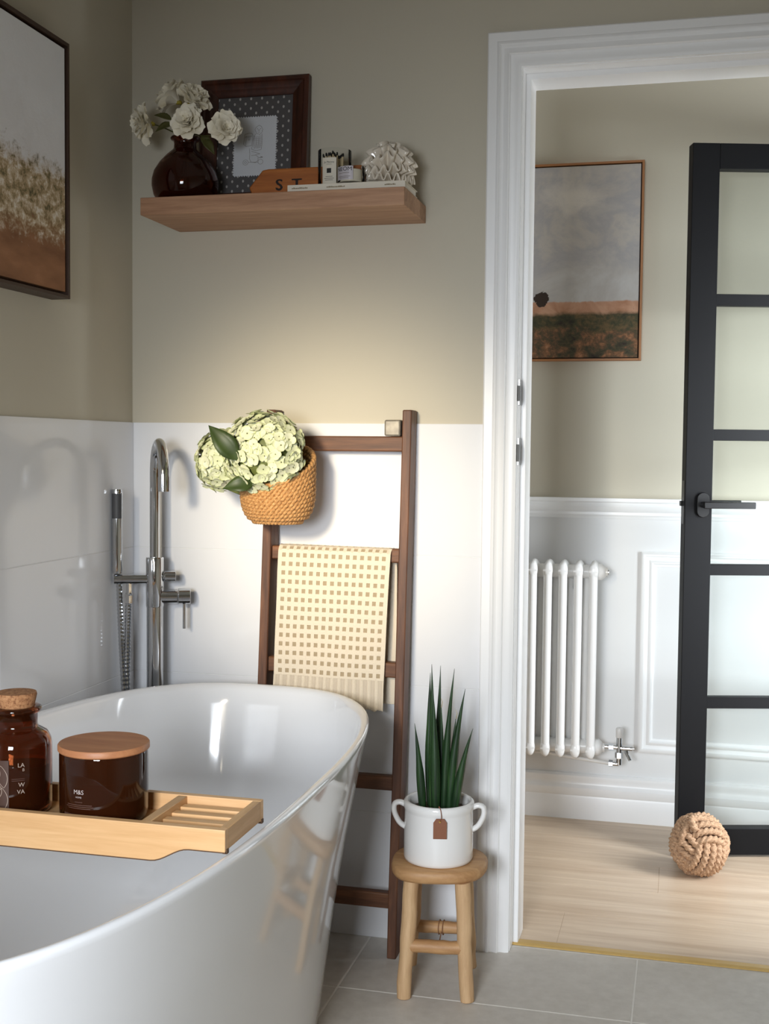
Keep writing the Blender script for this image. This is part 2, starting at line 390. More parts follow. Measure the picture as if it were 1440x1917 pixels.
wb = struct(m.build('wall_back', 'paint'), 'greige bathroom wall with the shelf and the doorway')
wr = struct(MB().box((XR, YB - .1, 0), (XR + .12, 0, ZC)).build('wall_right', 'paint'))
WX0, WX1, WZ0, WZ1 = .50, 1.18, .90, 1.50
m = MB().box((-.12, YB - .12, 0), (WX0, YB, ZC)).box((WX1, YB - .12, 0), (XR + .12, YB, ZC)).box((WX0, YB - .12, 0), (WX1, YB, WZ0)).box((WX0, YB - .12, WZ1), (WX1, YB, ZC))
wf = struct(m.build('wall_front', 'paint'))
m = MB()
for a, b in (((WX0, WZ0), (WX0 + .05, WZ1)), ((WX1 - .05, WZ0), (WX1, WZ1)), ((WX0, WZ0), (WX1, WZ0 + .05)), ((WX0, WZ1 - .05), (WX1, WZ1)), ((.82, WZ0), (.86, WZ1))): m.box((a[0], YB - .10, a[1]), (b[0], YB - .05, b[1]))
struct(m.build('window_1', 'gloss_white'), 'white window frame behind the camera')
struct(MB().box((-.12, YB - .12, ZC), (XR + .12, .13, ZC + .1)).build('ceiling', 'ceiling'))
struct(MB().box((XH0 - .1, .13, ZC), (XH1 + .1, YH + .1, ZC + .1)).build('ceiling_hall', 'ceiling'))
wh = struct(MB().box((XH0 - .1, YH, 0), (XH1 + .1, YH + .1, .97)).build('wall_hall_lower', 'white_paint'), 'white hall wall below the dado rail')
struct(MB().box((XH0 - .1, YH, .97), (XH1 + .1, YH + .1, ZC)).build('wall_hall_upper', 'paint'), 'greige hall wall above the dado rail')
struct(MB().box((XH0 - .1, .13, 0), (XH0, YH, ZC)).build('wall_hall_left', 'paint'))
struct(MB().box((XH1, .13, 0), (XH1 + .1, YH, ZC)).build('wall_hall_right', 'paint'))
# unseen opening added to the hall wall to let the hall daylight in
OX0, OX1, OZ = 2.10, 2.72, 2.0
struct(MB().box((XR + .1, .0, 0), (OX0, .13, ZC)).box((OX0, .0, OZ), (OX1, .13, ZC)).box((OX1, .0, 0), (XH1 + .1, .13, ZC)).build('wall_hall_front', 'paint'))
m = MB(); m.rings([[[(OX0 + a, y, 0), (OX0 + a, y, OZ - a), (OX1 - a, y, OZ - a), (OX1 - a, y, 0)][i] for a, y in ((0, .02), (.04, .02), (.04, .10), (0, .10))] for i in range(4)])
struct(m.build('added_opening_frame', 'gloss_white'), 'white frame of an unseen doorway added for the hall daylight')
# white wall tiles, 600 x 300 mm, up to 1.197 m
zr = [0, .297, .597, .897, 1.197]
def wall_tile(par, o, uax, u0, u1, z0, z1):
    g = .0005; m = cham_box((u0 + g, z0 + g, -.002), (u1 - g, z1 - g, .006), .0007)
    mm = MB(); mm.add([((p[2], p[0], p[1]) if uax == 'y' else (p[0], -p[2], p[1])) for p in m.v], m.f); mm.build('tile', 'tile', par)
gl = MB().box((-.004, YB, 0), (.0050, 0, 1.195)).build('grout', 'grout', wl)
gb = MB().box((0, -.0050, 0), (DX0 - .06, .004, 1.195)).box((DX1 + .06, -.0050, 0), (XR, .004, 1.195)).build('grout', 'grout', wb)
for j in range(4):
    yv = [-.007, -.60, -1.20, -1.80, -2.40, -3.0, YB]
    for i in range(6): wall_tile(wl, 0, 'y', yv[i + 1], yv[i], zr[j], zr[j + 1])
    for a, b in ((.0, .345), (.345, .862), (DX1 + .068, XR)): wall_tile(wb, 0, 'x', a, b, zr[j], zr[j + 1])
# architrave profile: (distance from outer edge, projection)
AP = [(0, 0), (0, .016), (.003, .019), (.021, .019), (.024, .0215), (.028, .022), (.031, .018), (.036, .016), (.044, .019), (.048, .0205), (.051, .015), (.056, .013), (.066, .0135), (.071, .0115), (.0745, .0105), (.0745, 0)]
XA = .8555; ZA = 2.0515; XB_ = DX1 + (DX0 - XA)
def sweep_frame(mb, prof, fn):
    """fn(d, p) -> list of corner points of the mitred run for a profile point"""
    runs = [fn(d, p) for d, p in prof]; k = len(runs[0])
    mb.rings([[r[i] for r in runs] for i in range(k)]); return mb
m = MB(); sweep_frame(m, AP, lambda d, p: [(XA + d, -p, 0), (XA + d, -p, ZA - d), (XB_ - d, -p, ZA - d), (XB_ - d, -p, 0)])
arch = struct(m.build('trim_2', 'gloss_white', smooth=35), 'white moulded architrave around the doorway')
m = MB(); sweep_frame(m, [(0, 0), (0, .016), (.01, .019), (.06, .015), (.0745, .0105), (.0745, 0)], lambda d, p: [(XB_ - d, .13 + p, 0), (XB_ - d, .13 + p, ZA - d), (XA + d, .13 + p, ZA - d), (XA + d, .13 + p, 0)])
struct(m.build('trim_3', 'gloss_white', smooth=35), 'white architrave on the hall side of the doorway')
# lining with rebate: liner, then stop
m = MB(); 
def lin_pt(x, y): # x inset from opening edge
    return [(DX0 + x, y, 0), (DX0 + x, y, DZ - x), (DX1 - x, y, DZ - x), (DX1 - x, y, 0)]
sweep_frame(m, [(0, 0)], lambda d, p: lin_pt(0, 0)) if False else None
prof = [(-.006, -.001), (.002, -.001), (.002, .042), (.0145, .042), (.0145, .131), (-.006, .131)]
m.rings([[lin_pt(a, b)[i] for a, b in prof] for i in range(4)])
jam = struct(m.build('trim_4', 'gloss_white', bevel=.0012), 'white rebated door lining with two steel hinges')
for z0, z1 in ((1.240, 1.296), (1.106, 1.166)):
    h = MB(); h.box((DX0 + .0015, .001, z0), (DX0 + .0045, .040, z1)).build('hinge_leaf', 'steel', jam)
    h = MB(); h.lathe([(.0035, z0 + .008), (.0035, z1 - .014)], (DX0 + .003, -.004, 0), 12).build('hinge_knuckle', 'steel', jam)
# hall mouldings
def run_x(prof, x0, x1):
    m = MB(); k = [(p, z) for p, z in prof]
    m.prism(k, lambda p, z: (x0, YH - p, z), lambda p, z: (x1, YH - p, z)); return m
struct(run_x([(0, 0), (.018, 0), (.018, .068), (.016, .073), (.020, .080), (.020, .098), (.013, .106), (.011, .116), (.014, .124), (.013, .134), (.006, .140), (0, .140)], XH0, XH1).build('baseboard_hall', 'gloss_white', smooth=40), 'white moulded skirting board along the hall wall')
struct(run_x([(0, .933), (.006, .933), (.008, .940), (.012, .944), (.012, .952), (.020, .958), (.024, .970), (.020, .980), (.026, .985), (.026, .995), (0, .995)], XH0, XH1).build('trim_5', 'gloss_white', smooth=40), 'white dado rail along the hall wall')
def panel_frame(name, x0, x1, z0, z1, label):
    pr = [(0, 0), (0, .010), (.004, .013), (.012, .013), (.016, .009), (.024, .008), (.030, .012), (.034, .012), (.040, .004), (.044, .003), (.044, 0)]
    m = MB(); rr = [[(x0 + d, YH - p, z0 + d), (x0 + d, YH - p, z1 - d), (x1 - d, YH - p, z1 - d), (x1 - d, YH - p, z0 + d)] for d, p in pr]
    m.rings([[r[i] for r in rr] for i in range(4)], closed=True)
    struct(m.build(name, 'gloss_white', smooth=40), label)
panel_frame('trim_6', 1.171, 2.02, .219, .834, 'white rectangular panel moulding behind the black door')

# ------------------------------------------------------------------ black glazed door, standing open against the hall wall
dr = struct(empty('door_1', (1.296, .757, .008), (0, 0, .27)), 'black door with five clear glass panes, standing open in the hall')
DW, DH, DT = .80, 1.971, .040     # local: x along door, y thickness away from bathroom, z up
B = lambda nm, a, b, mt='black_door', bv=.0015: MB().box(a, b).build(nm, mt, dr, local=True, bevel=bv)
B('stile', (0, 0, 0), (.075, DT, DH)); B('stile', (DW - .075, 0, 0), (DW, DT, DH))
B('top_rail', (.075, 0, 1.902), (DW - .075, DT, DH)); B('bottom_rail', (.075, 0, 0), (DW - .075, DT, .074))
mz = [(.414, .446), (.788, .818), (1.162, 1.193), (1.532, 1.564)]
for a, b in mz: B('glazing_bar', (.075, .006, a), (DW - .075, DT - .006, b), bv=.001)
zz = [.074] + [v for p in mz for v in p] + [1.902]
for k in range(5):
    B('pane', (.074, .017, zz[2 * k] - .002), (DW - .074, .023, zz[2 * k + 1] + .002), 'pane', 0)
for s in (1, -1):   # rose and lever on both faces
    y0 = 0 if s > 0 else DT
    rose = [(.049 + .0175 * math.cos(t), .984 + .0175 * math.sin(t) + (.017 if math.sin(t) > 0 else -.017)) for t in [2 * PI * i / 28 + .001 for i in range(28)]]
    o = MB().prism(rose[::s], lambda x, z: (x, y0 + .001 * s, z), lambda x, z: (x, y0 - .008 * s, z)).build('handle_rose', 'black_metal', dr, local=True, bevel=.0015)
    m = MB().tube([(.049, y0 - .005 * s, .985), (.049, y0 - .040 * s, .985)], .009, 14)
    m.box((.040, min(y0 - .036 * s, y0 - .05 * s), .976), (.182, max(y0 - .036 * s, y0 - .05 * s), .994))
    m.build('lever', 'black_metal', dr, local=True, bevel=.002)
B('latch_bolt', (-.009, .013, .980), (.002, .027, .994), 'black_metal', .001)
B('latch_plate', (-.0008, .009, .93), (.001, .031, 1.05), 'black_metal', 0)

# ------------------------------------------------------------------ bath
def sup(t, a, b, n=2.75):
    c, s = math.cos(t), math.sin(t)
    return a * math.copysign(abs(c) ** (2 / n), c), b * math.copysign(abs(s) ** (2 / n), s)
TX, TY = .379, -.912
prof = [(.262, .672, .0), (.270, .682, .004), (.275, .69, .03), (.286, .705, .12), (.302, .727, .25), (.322, .752, .38), (.344, .779, .50), (.357, .794, .570), (.3625, .800, .590), (.3635, .801, .596), (.3625, .800, .6005), (.359, .7965, .603), (.353, .7905, .6025), (.348, .785, .599), (.344, .780, .590), (.338, .772, .560), (.322, .748, .46), (.300, .712, .35), (.272, .665, .25), (.238, .605, .185), (.19, .52, .152), (.12, .38, .140), (.05, .2, .137)]
NT = 128
m = MB(); m.rings([[(TX + sup(2 * PI * i / NT, a, b)[0], TY + sup(2 * PI * i / NT, a, b)[1], z) for i in range(NT)] for a, b, z in prof])
tub = m.build('bathtub', 'acrylic', smooth=180)
tag(tub, 'white glossy oval freestanding bathtub', 'bathtub')
MB().lathe([(.0, .142), (.03, .142), (.033, .139), (.033, .132)], (TX, TY, 0), 32).build('drain', 'chrome', tub, smooth=40)

# ------------------------------------------------------------------ floor standing bath tap
tp = tag(empty('bath_tap', (.097, -.085, 0)), 'tall chrome floor-standing bath tap in the tiled corner', 'tap')
ax, ay = .097, -.085
fd = Vector((.535, -.845, 0)).normalized()      # spout direction
sd = Vector((.907, .42, 0)).normalized()       # to the lever side
P = lambda f, s, z: (ax + fd.x * f + sd.x * s, ay + fd.y * f + sd.y * s, z)
MB().lathe([(.045, 0), (.045, .006), (.040, .010), (.0200, .011)], (ax, ay, 0), 36).build('base_plate', 'chrome', tp, smooth=40)
MB().tube([(ax, ay, .005), (ax, ay, .79)], .0192, 32).build('column', 'chrome', tp, smooth=60)
MB().lathe([(.0195, .765), (.0206, .767), (.0206, .878), (.0196, .881), (.012, .881)], (ax, ay, 0), 32).build('body', 'chrome', tp, smooth=40)
path = [(ax, ay, .87), (ax, ay, 1.0), (ax, ay, 1.075)]
RS = .072
for i in range(1, 19):
    a = PI * i / 18; path.append(P(RS - RS * math.cos(a), 0, 1.075 + RS * math.sin(a)))
path.append(P(2 * RS, 0, 1.060))
MB().tube(path, .0118, 24).build('spout', 'chrome', tp, smooth=60)
MB().tube([P(2 * RS, 0, 1.072), P(2 * RS, 0, 1.040)], .0128, 24).build('spout_tip', 'chrome', tp, smooth=60)
MB().tube([P(.0, -.01, .830), P(.0, -.094, .830)], .0115, 20).build('shower_arm', 'chrome', tp, smooth=60, bevel=.001)
MB().tube([P(0, .0, .834), P(0, .024, .836)], .0095, 18).tube([P(0, .022, .836), P(0, .048, .836)], .0130, 20).build('diverter_knob', 'chrome', tp, smooth=60, bevel=.001)
lv = MB().tube([P(0, 0, .788), P(0, .052, .788)], .0165, 24).tube([P(0, .054, .788), P(0, .082, .788)], .0185, 24).build('lever_body', 'chrome', tp, smooth=60, bevel=.001)
MB().tube([P(0, .068, .782), P(0, .068, .712)], .0036, 12).build('lever_pin', 'chrome', lv, smooth=60)
hs = P(0, -.086, 0)
h = MB().lathe([(.006, .842), (.0115, .844), (.0125, .852), (.0125, 1.034), (.0118, 1.0395), (.0, 1.0395)], (hs[0], hs[1], 0), 24).build('handset', 'chrome', tp, smooth=40)
f2 = Vector((.30, -.954, 0)).normalized(); s2 = Vector((.954, .30, 0)).normalized()
g = MB().grid(8, 1, lambda u, v: (hs[0] + .0128 * (f2.x * math.cos((u - .5) * 2.1) + s2.x * math.sin((u - .5) * 2.1)), hs[1] + .0128 * (f2.y * math.cos((u - .5) * 2.1) + s2.y * math.sin((u - .5) * 2.1)), .972 + .058 * v))
g.build('spray_face', 'hand_grip', h, smooth=60)
def hose(pts, nm):
    path = smoothpath(pts, 26); rr = [.0062 + (.0011 if i % 2 else 0) for i in range(len(path))]
    MB().tube(path, rr, 10).build(nm, 'chrome', tp, smooth=20)
q0 = P(0, -.082, .818); q1 = P(0, -.060, .800)
hose([q0, (q0[0] + .004, q0[1] + .002, .70), (q0[0] + .010, q0[1] + .004, .58), (q0[0] + .02, q0[1] + .008, .42), (q0[0] + .03, q0[1] + .015, .28), (q0[0] + .036, q0[1] + .03, .20)], 'shower_hose')
hose([q1, (q1[0] - .003, q1[1], .70), (q1[0] - .006, q1[1] + .002, .58), (q1[0] - .004, q1[1] + .004, .42), (q0[0] + .044, q0[1] + .036, .24), (q0[0] + .036, q0[1] + .03, .20)], 'shower_hose')
MB().lathe([(.006, .772), (.009, .774), (.0095, .792), (.007, .795), (.007, .822)], (q1[0], q1[1], 0), 6).build('hose_nut', 'chrome', tp)

# ------------------------------------------------------------------ ladder with five rungs
ld = tag(empty('towel_ladder', (.52, -.09, 0)), 'old dark brown wooden ladder leaning on the tiled wall', 'ladder')
lf = lambda z: -.116 + .052 * z / 1.225                      # front face of the rails
def rail(xa0, xa1, nm):
    m = MB(); w = .021; d = .054; lv = 8; rr = []
    rnd = random.Random(nm)
    for k in range(lv + 1):
        z = .0 + 1.226 * k / lv; x = xa0 + (xa1 - xa0) * z / 1.226 + rnd.uniform(-.0006, .0006); y = lf(z)
        rr.append([(x, y, z), (x + w, y, z), (x + w, y + d, z), (x, y + d, z)])
    m.rings(rr); return m.build('rail', 'ladder', ld, bevel=.0025)
rail(.345, .363, 'a'); rail(.671, .683, 'b')
for za, zb in ((1.133, 1.167), (.884, .915), (.626, .660), (.372, .404), (.106, .141)):
    y = lf((za + zb) / 2)
    MB().box((.352 + .012 * za, y + .014, za), (.684 + .008 * za, y + .038, zb)).build('rung', 'rung', ld, bevel=.003)
# grey square peg on the top rung
m = MB(); y = lf(1.18)
m.box((.641, y + .002, 1.1675), (.678, y + .034, 1.204)); m.build('peg', 'peg_metal', ld, bevel=.004)['label'] = 'worn grey square peg'

# ------------------------------------------------------------------ towel over the second rung
tw = tag(empty('hand_towel', (.53, -.075, .55)), 'cream waffle towel with beige squares hung over a ladder rung', 'towel')
NC, NR = 15, 14
y_r = lf(.9) + .026; r_t = .020; ztop = .918
def towel_pt(u, s, lift=0):
    """u 0..1 across, s metres down the front from the top line (negative: over the rung and down the back)"""
    xl = .397 - .004 * max(s, 0) / .3; xr = .661 - .012 * max(s, 0) / .35
    if s < 0: xl += .0; xr += .006 * min(1, -s / .1)
    x = xl + (xr - xl) * u; drop = .003 * u
    yf = y_r - r_t - .0434 * max(s, 0) - .003 * min(1, max(s, 0) * 20); wob = .0022 * math.sin(u * 9 + 2.0 * s * 10) * min(1, abs(s) * 6)
    arc = PI * r_t
    if s >= 0: return (x, yf - lift + wob, ztop - .012 - drop - s)
    if s > -arc:
        a = -s / r_t; return (x, y_r - (r_t + lift) * math.cos(a), ztop - .012 - drop + (r_t + lift) * .62 * math.sin(a))
    return (x, y_r + r_t + lift - wob * .5, ztop - .012 - drop + (s + arc))
def towel_sheet(s0, s1, name, rows):
    m = MB(); ph = (s1 - s0) / rows; mg = .022
    for j in range(rows):
        for i in range(NC + 2):
            if i == 0: ua, ub = 0, mg
            elif i == NC + 1: ua, ub = 1 - mg, 1
            else: ua = mg + (1 - 2 * mg) * (i - 1) / NC; ub = mg + (1 - 2 * mg) * i / NC
            sa = s0 + ph * j; sb = sa + ph
            if i in (0, NC + 1):
                m.cur = 0; m.add([towel_pt(ua, sa, .002), towel_pt(ub, sa, .002), towel_pt(ub, sb, .002), towel_pt(ua, sb, .002)], [(0, 3, 2, 1)]); continue
            du, ds = (ub - ua), (sb - sa); e = random.uniform(-.03, .03)
            iu0, iu1, is0, is1 = ua + du * (.24 + e), ub - du * (.24 - e), sa + ds * .26, sb - ds * .26
            o = [towel_pt(a, b, .002) for a, b in ((ua, sa), (ub, sa), (ub, sb), (ua, sb))]
            q = [towel_pt(a, b, .0018) for a, b in ((iu0, is0), (iu1, is0), (iu1, is1), (iu0, is1))]
            r = [towel_pt(a, b, .0002) for a, b in ((iu0, is0), (iu1, is0), (iu1, is1), (iu0, is1))]
            m.cur = 0; m.add(o + q, [(0, 4, 5, 1), (1, 5, 6, 2), (2, 6, 7, 3), (3, 7, 4, 0)])
            m.add(q + r, [(0, 4, 5, 1), (1, 5, 6, 2), (2, 6, 7, 3), (3, 7, 4, 0)])
            m.cur = 1; m.add(r, [(0, 3, 2, 1)])
    # closed back of the cloth
    m.cur = 0; k = rows * 2
    m.grid(12, k, lambda u, v: towel_pt(u, s0 + (s1 - s0) * v, -.003))
    for uu in (0, 1): m.grid(1, k, lambda u, v: towel_pt(uu, s0 + (s1 - s0) * v, .002 if u < .5 else -.003))
    return m.build(name, ['towel', 'towel_sq'], tw)
def rib_sheet(s0, s1, name, extra=0):
    m = MB(); nu = 15 * 8; per = 15
    def pt(u, v):
        ss = s0 + (s1 - s0) * v; c = math.cos(u * per * 2 * PI)
        flare = 1 + .02 * v
        p = towel_pt(.5 + (u - .5) * flare, ss, .0008 + .0024 * max(c, -.4)); return (p[0], p[1], p[2] + extra * u * v + (.003 * math.sin(u * 60) if v == 1 else 0))
    vs = []
    m.grid(nu, 6, pt)
    for k, f in enumerate(m.f): m.mi[k] = 0 if math.cos(((k % nu) + .5) / nu * per * 2 * PI) > -.1 else 1
    m.cur = 0; m.grid(12, 6, lambda u, v: towel_pt(u, s0 + (s1 - s0) * v, -.003))
    return m.build(name, ['towel', 'towel_rib'], tw)
arc = PI * r_t
towel_sheet(0, .283, 'front_panel', 14)
towel_sheet(-arc, 0, 'top_fold', 3)
rib_sheet(.283, .350, 'ribbed_hem')
towel_sheet(-arc - .300, -arc, 'back_panel', 15)
rib_sheet(-arc - .345, -arc - .300, 'ribbed_hem')

# ------------------------------------------------------------------ woven basket hung on the left rail
BX, BY, BZ = .424, -.158, .972
bk = tag(empty('woven_basket', (BX, BY, BZ)), 'woven seagrass basket hanging from the ladder, full of hydrangeas', 'basket')
bot = lambda t: 0
def b_top(t): return .122 + .042 * math.sin(t) + .006 * math.cos(t)   # rim higher at the back (t=90 deg) and right
def b_pt(t, k):
    """k 0..1 up the wall"""
    h = k * b_top(t); rr = .079 * min(1, (1 - (1 - min(1, (h + .003) / .075)) ** 2.6) ** .5 * .50 + .50) if h < .075 else .079
    return Vector((BX + rr * math.cos(t), BY + rr * .92 * math.sin(t), BZ + .006 + h))
ROWS = 13
for r in range(ROWS):
    m = MB(); k = r / (ROWS - 1); steps = 132
    for st in (0, 1):
        path = []
        for i in range(steps):
            t = 2 * PI * i / steps; ph = t * 22 + st * PI + r * 1.3
            c = b_pt(t, k); nv = Vector((math.cos(t), math.sin(t), 0)); path.append(c + nv * (.0026 * math.cos(ph)) + Vector((0, 0, .0030 * math.sin(ph))))
        m.tube(path, .0042, 6, closed=True)
    m.build('weave_row', 'seagrass', bk, smooth=180)
m = MB(); m.rings([[b_pt(2 * PI * i / 48, k / 10) * 1.0 + Vector((-.004 * math.cos(2 * PI * i / 48), -.004 * math.sin(2 * PI * i / 48), 0)) for i in range(48)] for k in range(11)], True, False)
m.build('lining', 'basket_in', bk, smooth=60)
m = MB().tube([(BX - .03, BY + .066, 1.13), (BX - .045, BY + .10, 1.178), (BX - .055, BY + .125, 1.178), (BX - .055, BY + .13, 1.15)], .003, 8); m.build('hanging_loop', 'seagrass', bk, smooth=180)

# ------------------------------------------------------------------ hydrangeas
def petal_floret(seed):
    rnd = random.Random(seed); m = MB()
    for k in range(4):
        a = k * PI / 2 + rnd.uniform(-.12, .12); L = .0150 * rnd.uniform(.9, 1.08); wd = .0086 * rnd.uniform(.9, 1.1); cup = rnd.uniform(.10, .42)
        ca, sa = math.cos(a), math.sin(a); pts = []
        prof = [(.0, .10), (.30, .72), (.62, 1.0), (.88, .72), (1.0, .25)]
        for t, w in prof:
            for sgn in (-1, 0, 1):
                x = L * t * (1.0 if sgn == 0 else .97); y = wd * w * sgn; z = cup * L * t * t * .8 + abs(sgn) * .0016 * w - .002 * (k % 2) * t
                pts.append((ca * x - sa * y, sa * x + ca * y, z))
        m.cur = 0; m.add(pts, [(j * 3 + i, j * 3 + i + 3, j * 3 + i + 4, j * 3 + i + 1) for j in range(4) for i in (0, 1)])
    m.cur = 1; m.lathe([(.0012, .0), (.0014, .0014), (.0004, .002)], (0, 0, 0), 6)
    return m.mesh('floret', ['hydrangea', 'eye'], smooth=180)
FL = [petal_floret(i) for i in range(7)]
def leaf_mb(base, tip, width, sag=.012, up=(0, 0, 1), nseg=8):
    b, t = Vector(base), Vector(tip); ax_ = t - b; L = ax_.length; ax_.normalize(); upv = Vector(up); sdv = ax_.cross(upv).normalized(); nv = sdv.cross(ax_)
    m = MB()
    def fn(u, v):
        w = width * math.sin(PI * min(1, v ** .8 * 1.0)) * (1 - .25 * v); s = (u - .5) * 2
        return b + ax_ * (L * v) + sdv * (s * w) + nv * (abs(s) * w * .35 - sag * math.sin(PI * v) * -1)
    m.grid(4, nseg, fn); return m
def hydrangea(c, rx, ry, rz, cnt, label, seed, facing, leaves):
    root = tag(empty('hydrangea', c), label, 'flower', 'hydrangea heads in the basket'); rnd = random.Random(seed)
    m = MB(); m.rings([[(c[0] + rx * .84 * math.cos(2 * PI * i / 20) * math.sin(PI * j / 8), c[1] + ry * .84 * math.sin(2 * PI * i / 20) * math.sin(PI * j / 8), c[2] - rz * .84 * math.cos(PI * j / 8)) for i in range(20)] for j in range(1, 8)])
    m.build('flower_core', 'stem', root, smooth=180)
    ga = PI * (3 - 5 ** .5); k = 0; fv = Vector(facing).normalized()
    for i in range(int(cnt * 1.9)):
        z = 1 - 2 * (i + .5) / (cnt * 1.9); r = math.sqrt(1 - z * z); d = Vector((r * math.cos(ga * i), r * math.sin(ga * i), z))
        if d.dot(fv) < -.28: continue
        d = (d + Vector((rnd.uniform(-.13, .13), rnd.uniform(-.13, .13), rnd.uniform(-.13, .13)))).normalized()
        j = rnd.uniform(.88, 1.06); p = (c[0] + d.x * rx * j, c[1] + d.y * ry * j, c[2] + d.z * rz * j)
        tilt = (d + Vector((rnd.uniform(-.3, .3), rnd.uniform(-.3, .3), rnd.uniform(-.3, .3)))).normalized()
        q = tilt.to_track_quat('Z', 'Y'); q = q @ Matrix.Rotation(rnd.uniform(0, 2 * PI), 4, 'Z').to_quaternion()
        link_copy('floret', FL[rnd.randrange(7)], root, p, quat=q, scale=rnd.uniform(.82, 1.12))
    MB().tube([(c[0], c[1], c[2]), (c[0] + .01, c[1] + .02, c[2] - .06), (BX, BY + .01, BZ + .03)], .0035, 8).build('stem', 'stem', root, smooth=180)
    for a, b, w in leaves:
        leaf_mb(a, b, w, up=(.2, -.9, .3)).build('leaf', 'dark_leaf', root, smooth=180, solid=.0006)
hydrangea((.407, -.212, 1.128), .090, .062, .084, 150, 'large pale green hydrangea head filling the basket', 3, (.3, -1, .25), [((.372, -.268, 1.112), (.309, -.279, 1.186), .026)])
hydrangea((.306, -.200, 1.108), .052, .048, .062, 84, 'smaller hydrangea head drooping over the left side of the basket', 5, (-.2, -1, .1), [((.400, -.240, 1.062), (.335, -.262, 1.050), .02)])

# ------------------------------------------------------------------ shelf
sh = tag(MB().box((.122, -.215, 1.646), (.717, 0, 1.684)).build('floating_shelf', 'shelf', bevel=.0012), 'thick oak floating shelf on the greige wall', 'shelf')
# amber vase
VX, VY, VZ = .190, -.127, 1.6845
outer = [(.052, 0), (.060, .002), (.070, .018), (.0745, .038), (.0745, .052), (.070, .070), (.058, .090), (.042, .107), (.030, .117), (.0255, .122), (.0245, .132), (.0255, .139), (.031, .141), (.033, .1445), (.031, .148), (.026, .148)]
inner = [(.022, .145), (.0215, .124), (.026, .116), (.040, .103), (.054, .087), (.066, .068), (.0715, .050), (.0705, .036), (.064, .016), (.050, .007), (.001, .006)]
m = MB(); m.lathe(outer + inner, (VX, VY, VZ), 56)
tag(m.build('bud_vase', 'vase_glass', smooth=180), 'dark amber glass vase with round body on the shelf', 'vase')
# white peonies
def petal_mesh(seed, L=.034, Wd=.030):
    rnd = random.Random(seed); m = MB(); f1, f2 = rnd.uniform(0, 6), rnd.uniform(0, 6)
    def fn(u, v):
        s = (u - .5) * 2; w = Wd * (.18 + .82 * math.sin(PI * .5 * min(1, v * 1.25)) ) * (1 - .30 * max(0, v - .75) / .25 * s * s)
        y = L * v * (1 - .10 * s * s * v) + .0016 * math.sin(5 * s + f1) * v; x = s * w * .5
        z = .013 * math.sin(v * 1.9) - .010 * s * s * (1 - .4 * v) * -1 + .0018 * math.sin(7 * s + f2) * v * v
        return (x, y, z)
    m.grid(6, 6, fn); return m.mesh('petal', 'peony', smooth=180)
PM = [petal_mesh(i) for i in range(6)]
def peony(c, facing, size, label, seed, leaves=()):
    root = tag(empty('white_peony', c), label, 'flower', 'white flowers in the amber vase'); rnd = random.Random(seed)
    Q = Vector(facing).normalized().to_track_quat('Z', 'Y')
    for ring, (cnt, open_, sc, h) in enumerate(((8, .12, 1.15, -.008), (7, .42, 1.05, -.003), (6, .78, .92, .001), (5, 1.10, .78, .003), (4, 1.34, .55, .006))):
        for k in range(cnt):
            a = 2 * PI * k / cnt + ring * .5 + rnd.uniform(-.2, .2); o = open_ + rnd.uniform(-.14, .14)
            q = Q @ Matrix.Rotation(a, 4, 'Z').to_quaternion() @ Matrix.Rotation(o, 4, 'X').to_quaternion()
            off = Q @ Vector((0, 0, h * size)); p = (c[0] + off.x, c[1] + off.y, c[2] + off.z)
            link_copy('petal', PM[rnd.randrange(6)], root, p, quat=q, scale=sc * size * rnd.uniform(.92, 1.08))
    # calyx + stem to the vase mouth
    f = Vector(facing).normalized(); b = Vector(c) - f * .006
    MB().lathe([(.001, -.001), (.007, .0), (.008, .005), (.002, .009)], tuple(b - Vector((0, 0, .004))), 12).build('calyx', 'stamen', root, smooth=180)
    mouth = Vector((VX + (c[0] - VX) * .10, VY + (c[1] - VY) * .06, VZ + .145))
    MB().tube(smoothpath([tuple(b), tuple(b - f * .02 + Vector((0, 0, -.006))), tuple((b + mouth) * .5 - f * .012), tuple(mouth), (VX - (c[0] - VX) * .1, VY, VZ + .05)], 5), .0016, 7).build('stem', 'vase_leaf', root, smooth=180)
    for a, bb, w in leaves: leaf_mb(a, bb, w, .004, up=(.2, -.8, .5), nseg=6).build('leaf', 'vase_leaf', root, smooth=180, solid=.0005)
peony((.160, -.105, 1.922), (-.60, -.30, .60), 1.22, 'white peony at the very top of the vase, turned left', 1)
peony((.196, -.105, 1.916), (.62, -.35, .62), 1.12, 'white peony near the top of the vase, turned right', 2)
peony((.216, -.166, 1.850), (.15, -.92, .25), 1.10, 'fully open white peony facing forward above the vase mouth', 3, [((.165, -.135, 1.862), (.128, -.15, 1.842), .011), ((.16, -.13, 1.872), (.12, -.14, 1.882), .010)])
peony((.102, -.125, 1.868), (-.62, -.62, -.12), 1.18, 'white peony leaning out to the left of the vase', 4)
peony((.296, -.160, 1.836), (.60, -.76, .05), 1.02, 'white peony drooping right in front of the dotted picture', 5, [((.235, -.13, 1.825), (.262, -.13, 1.79), .012), ((.23, -.13, 1.835), (.25, -.12, 1.80), .012)])

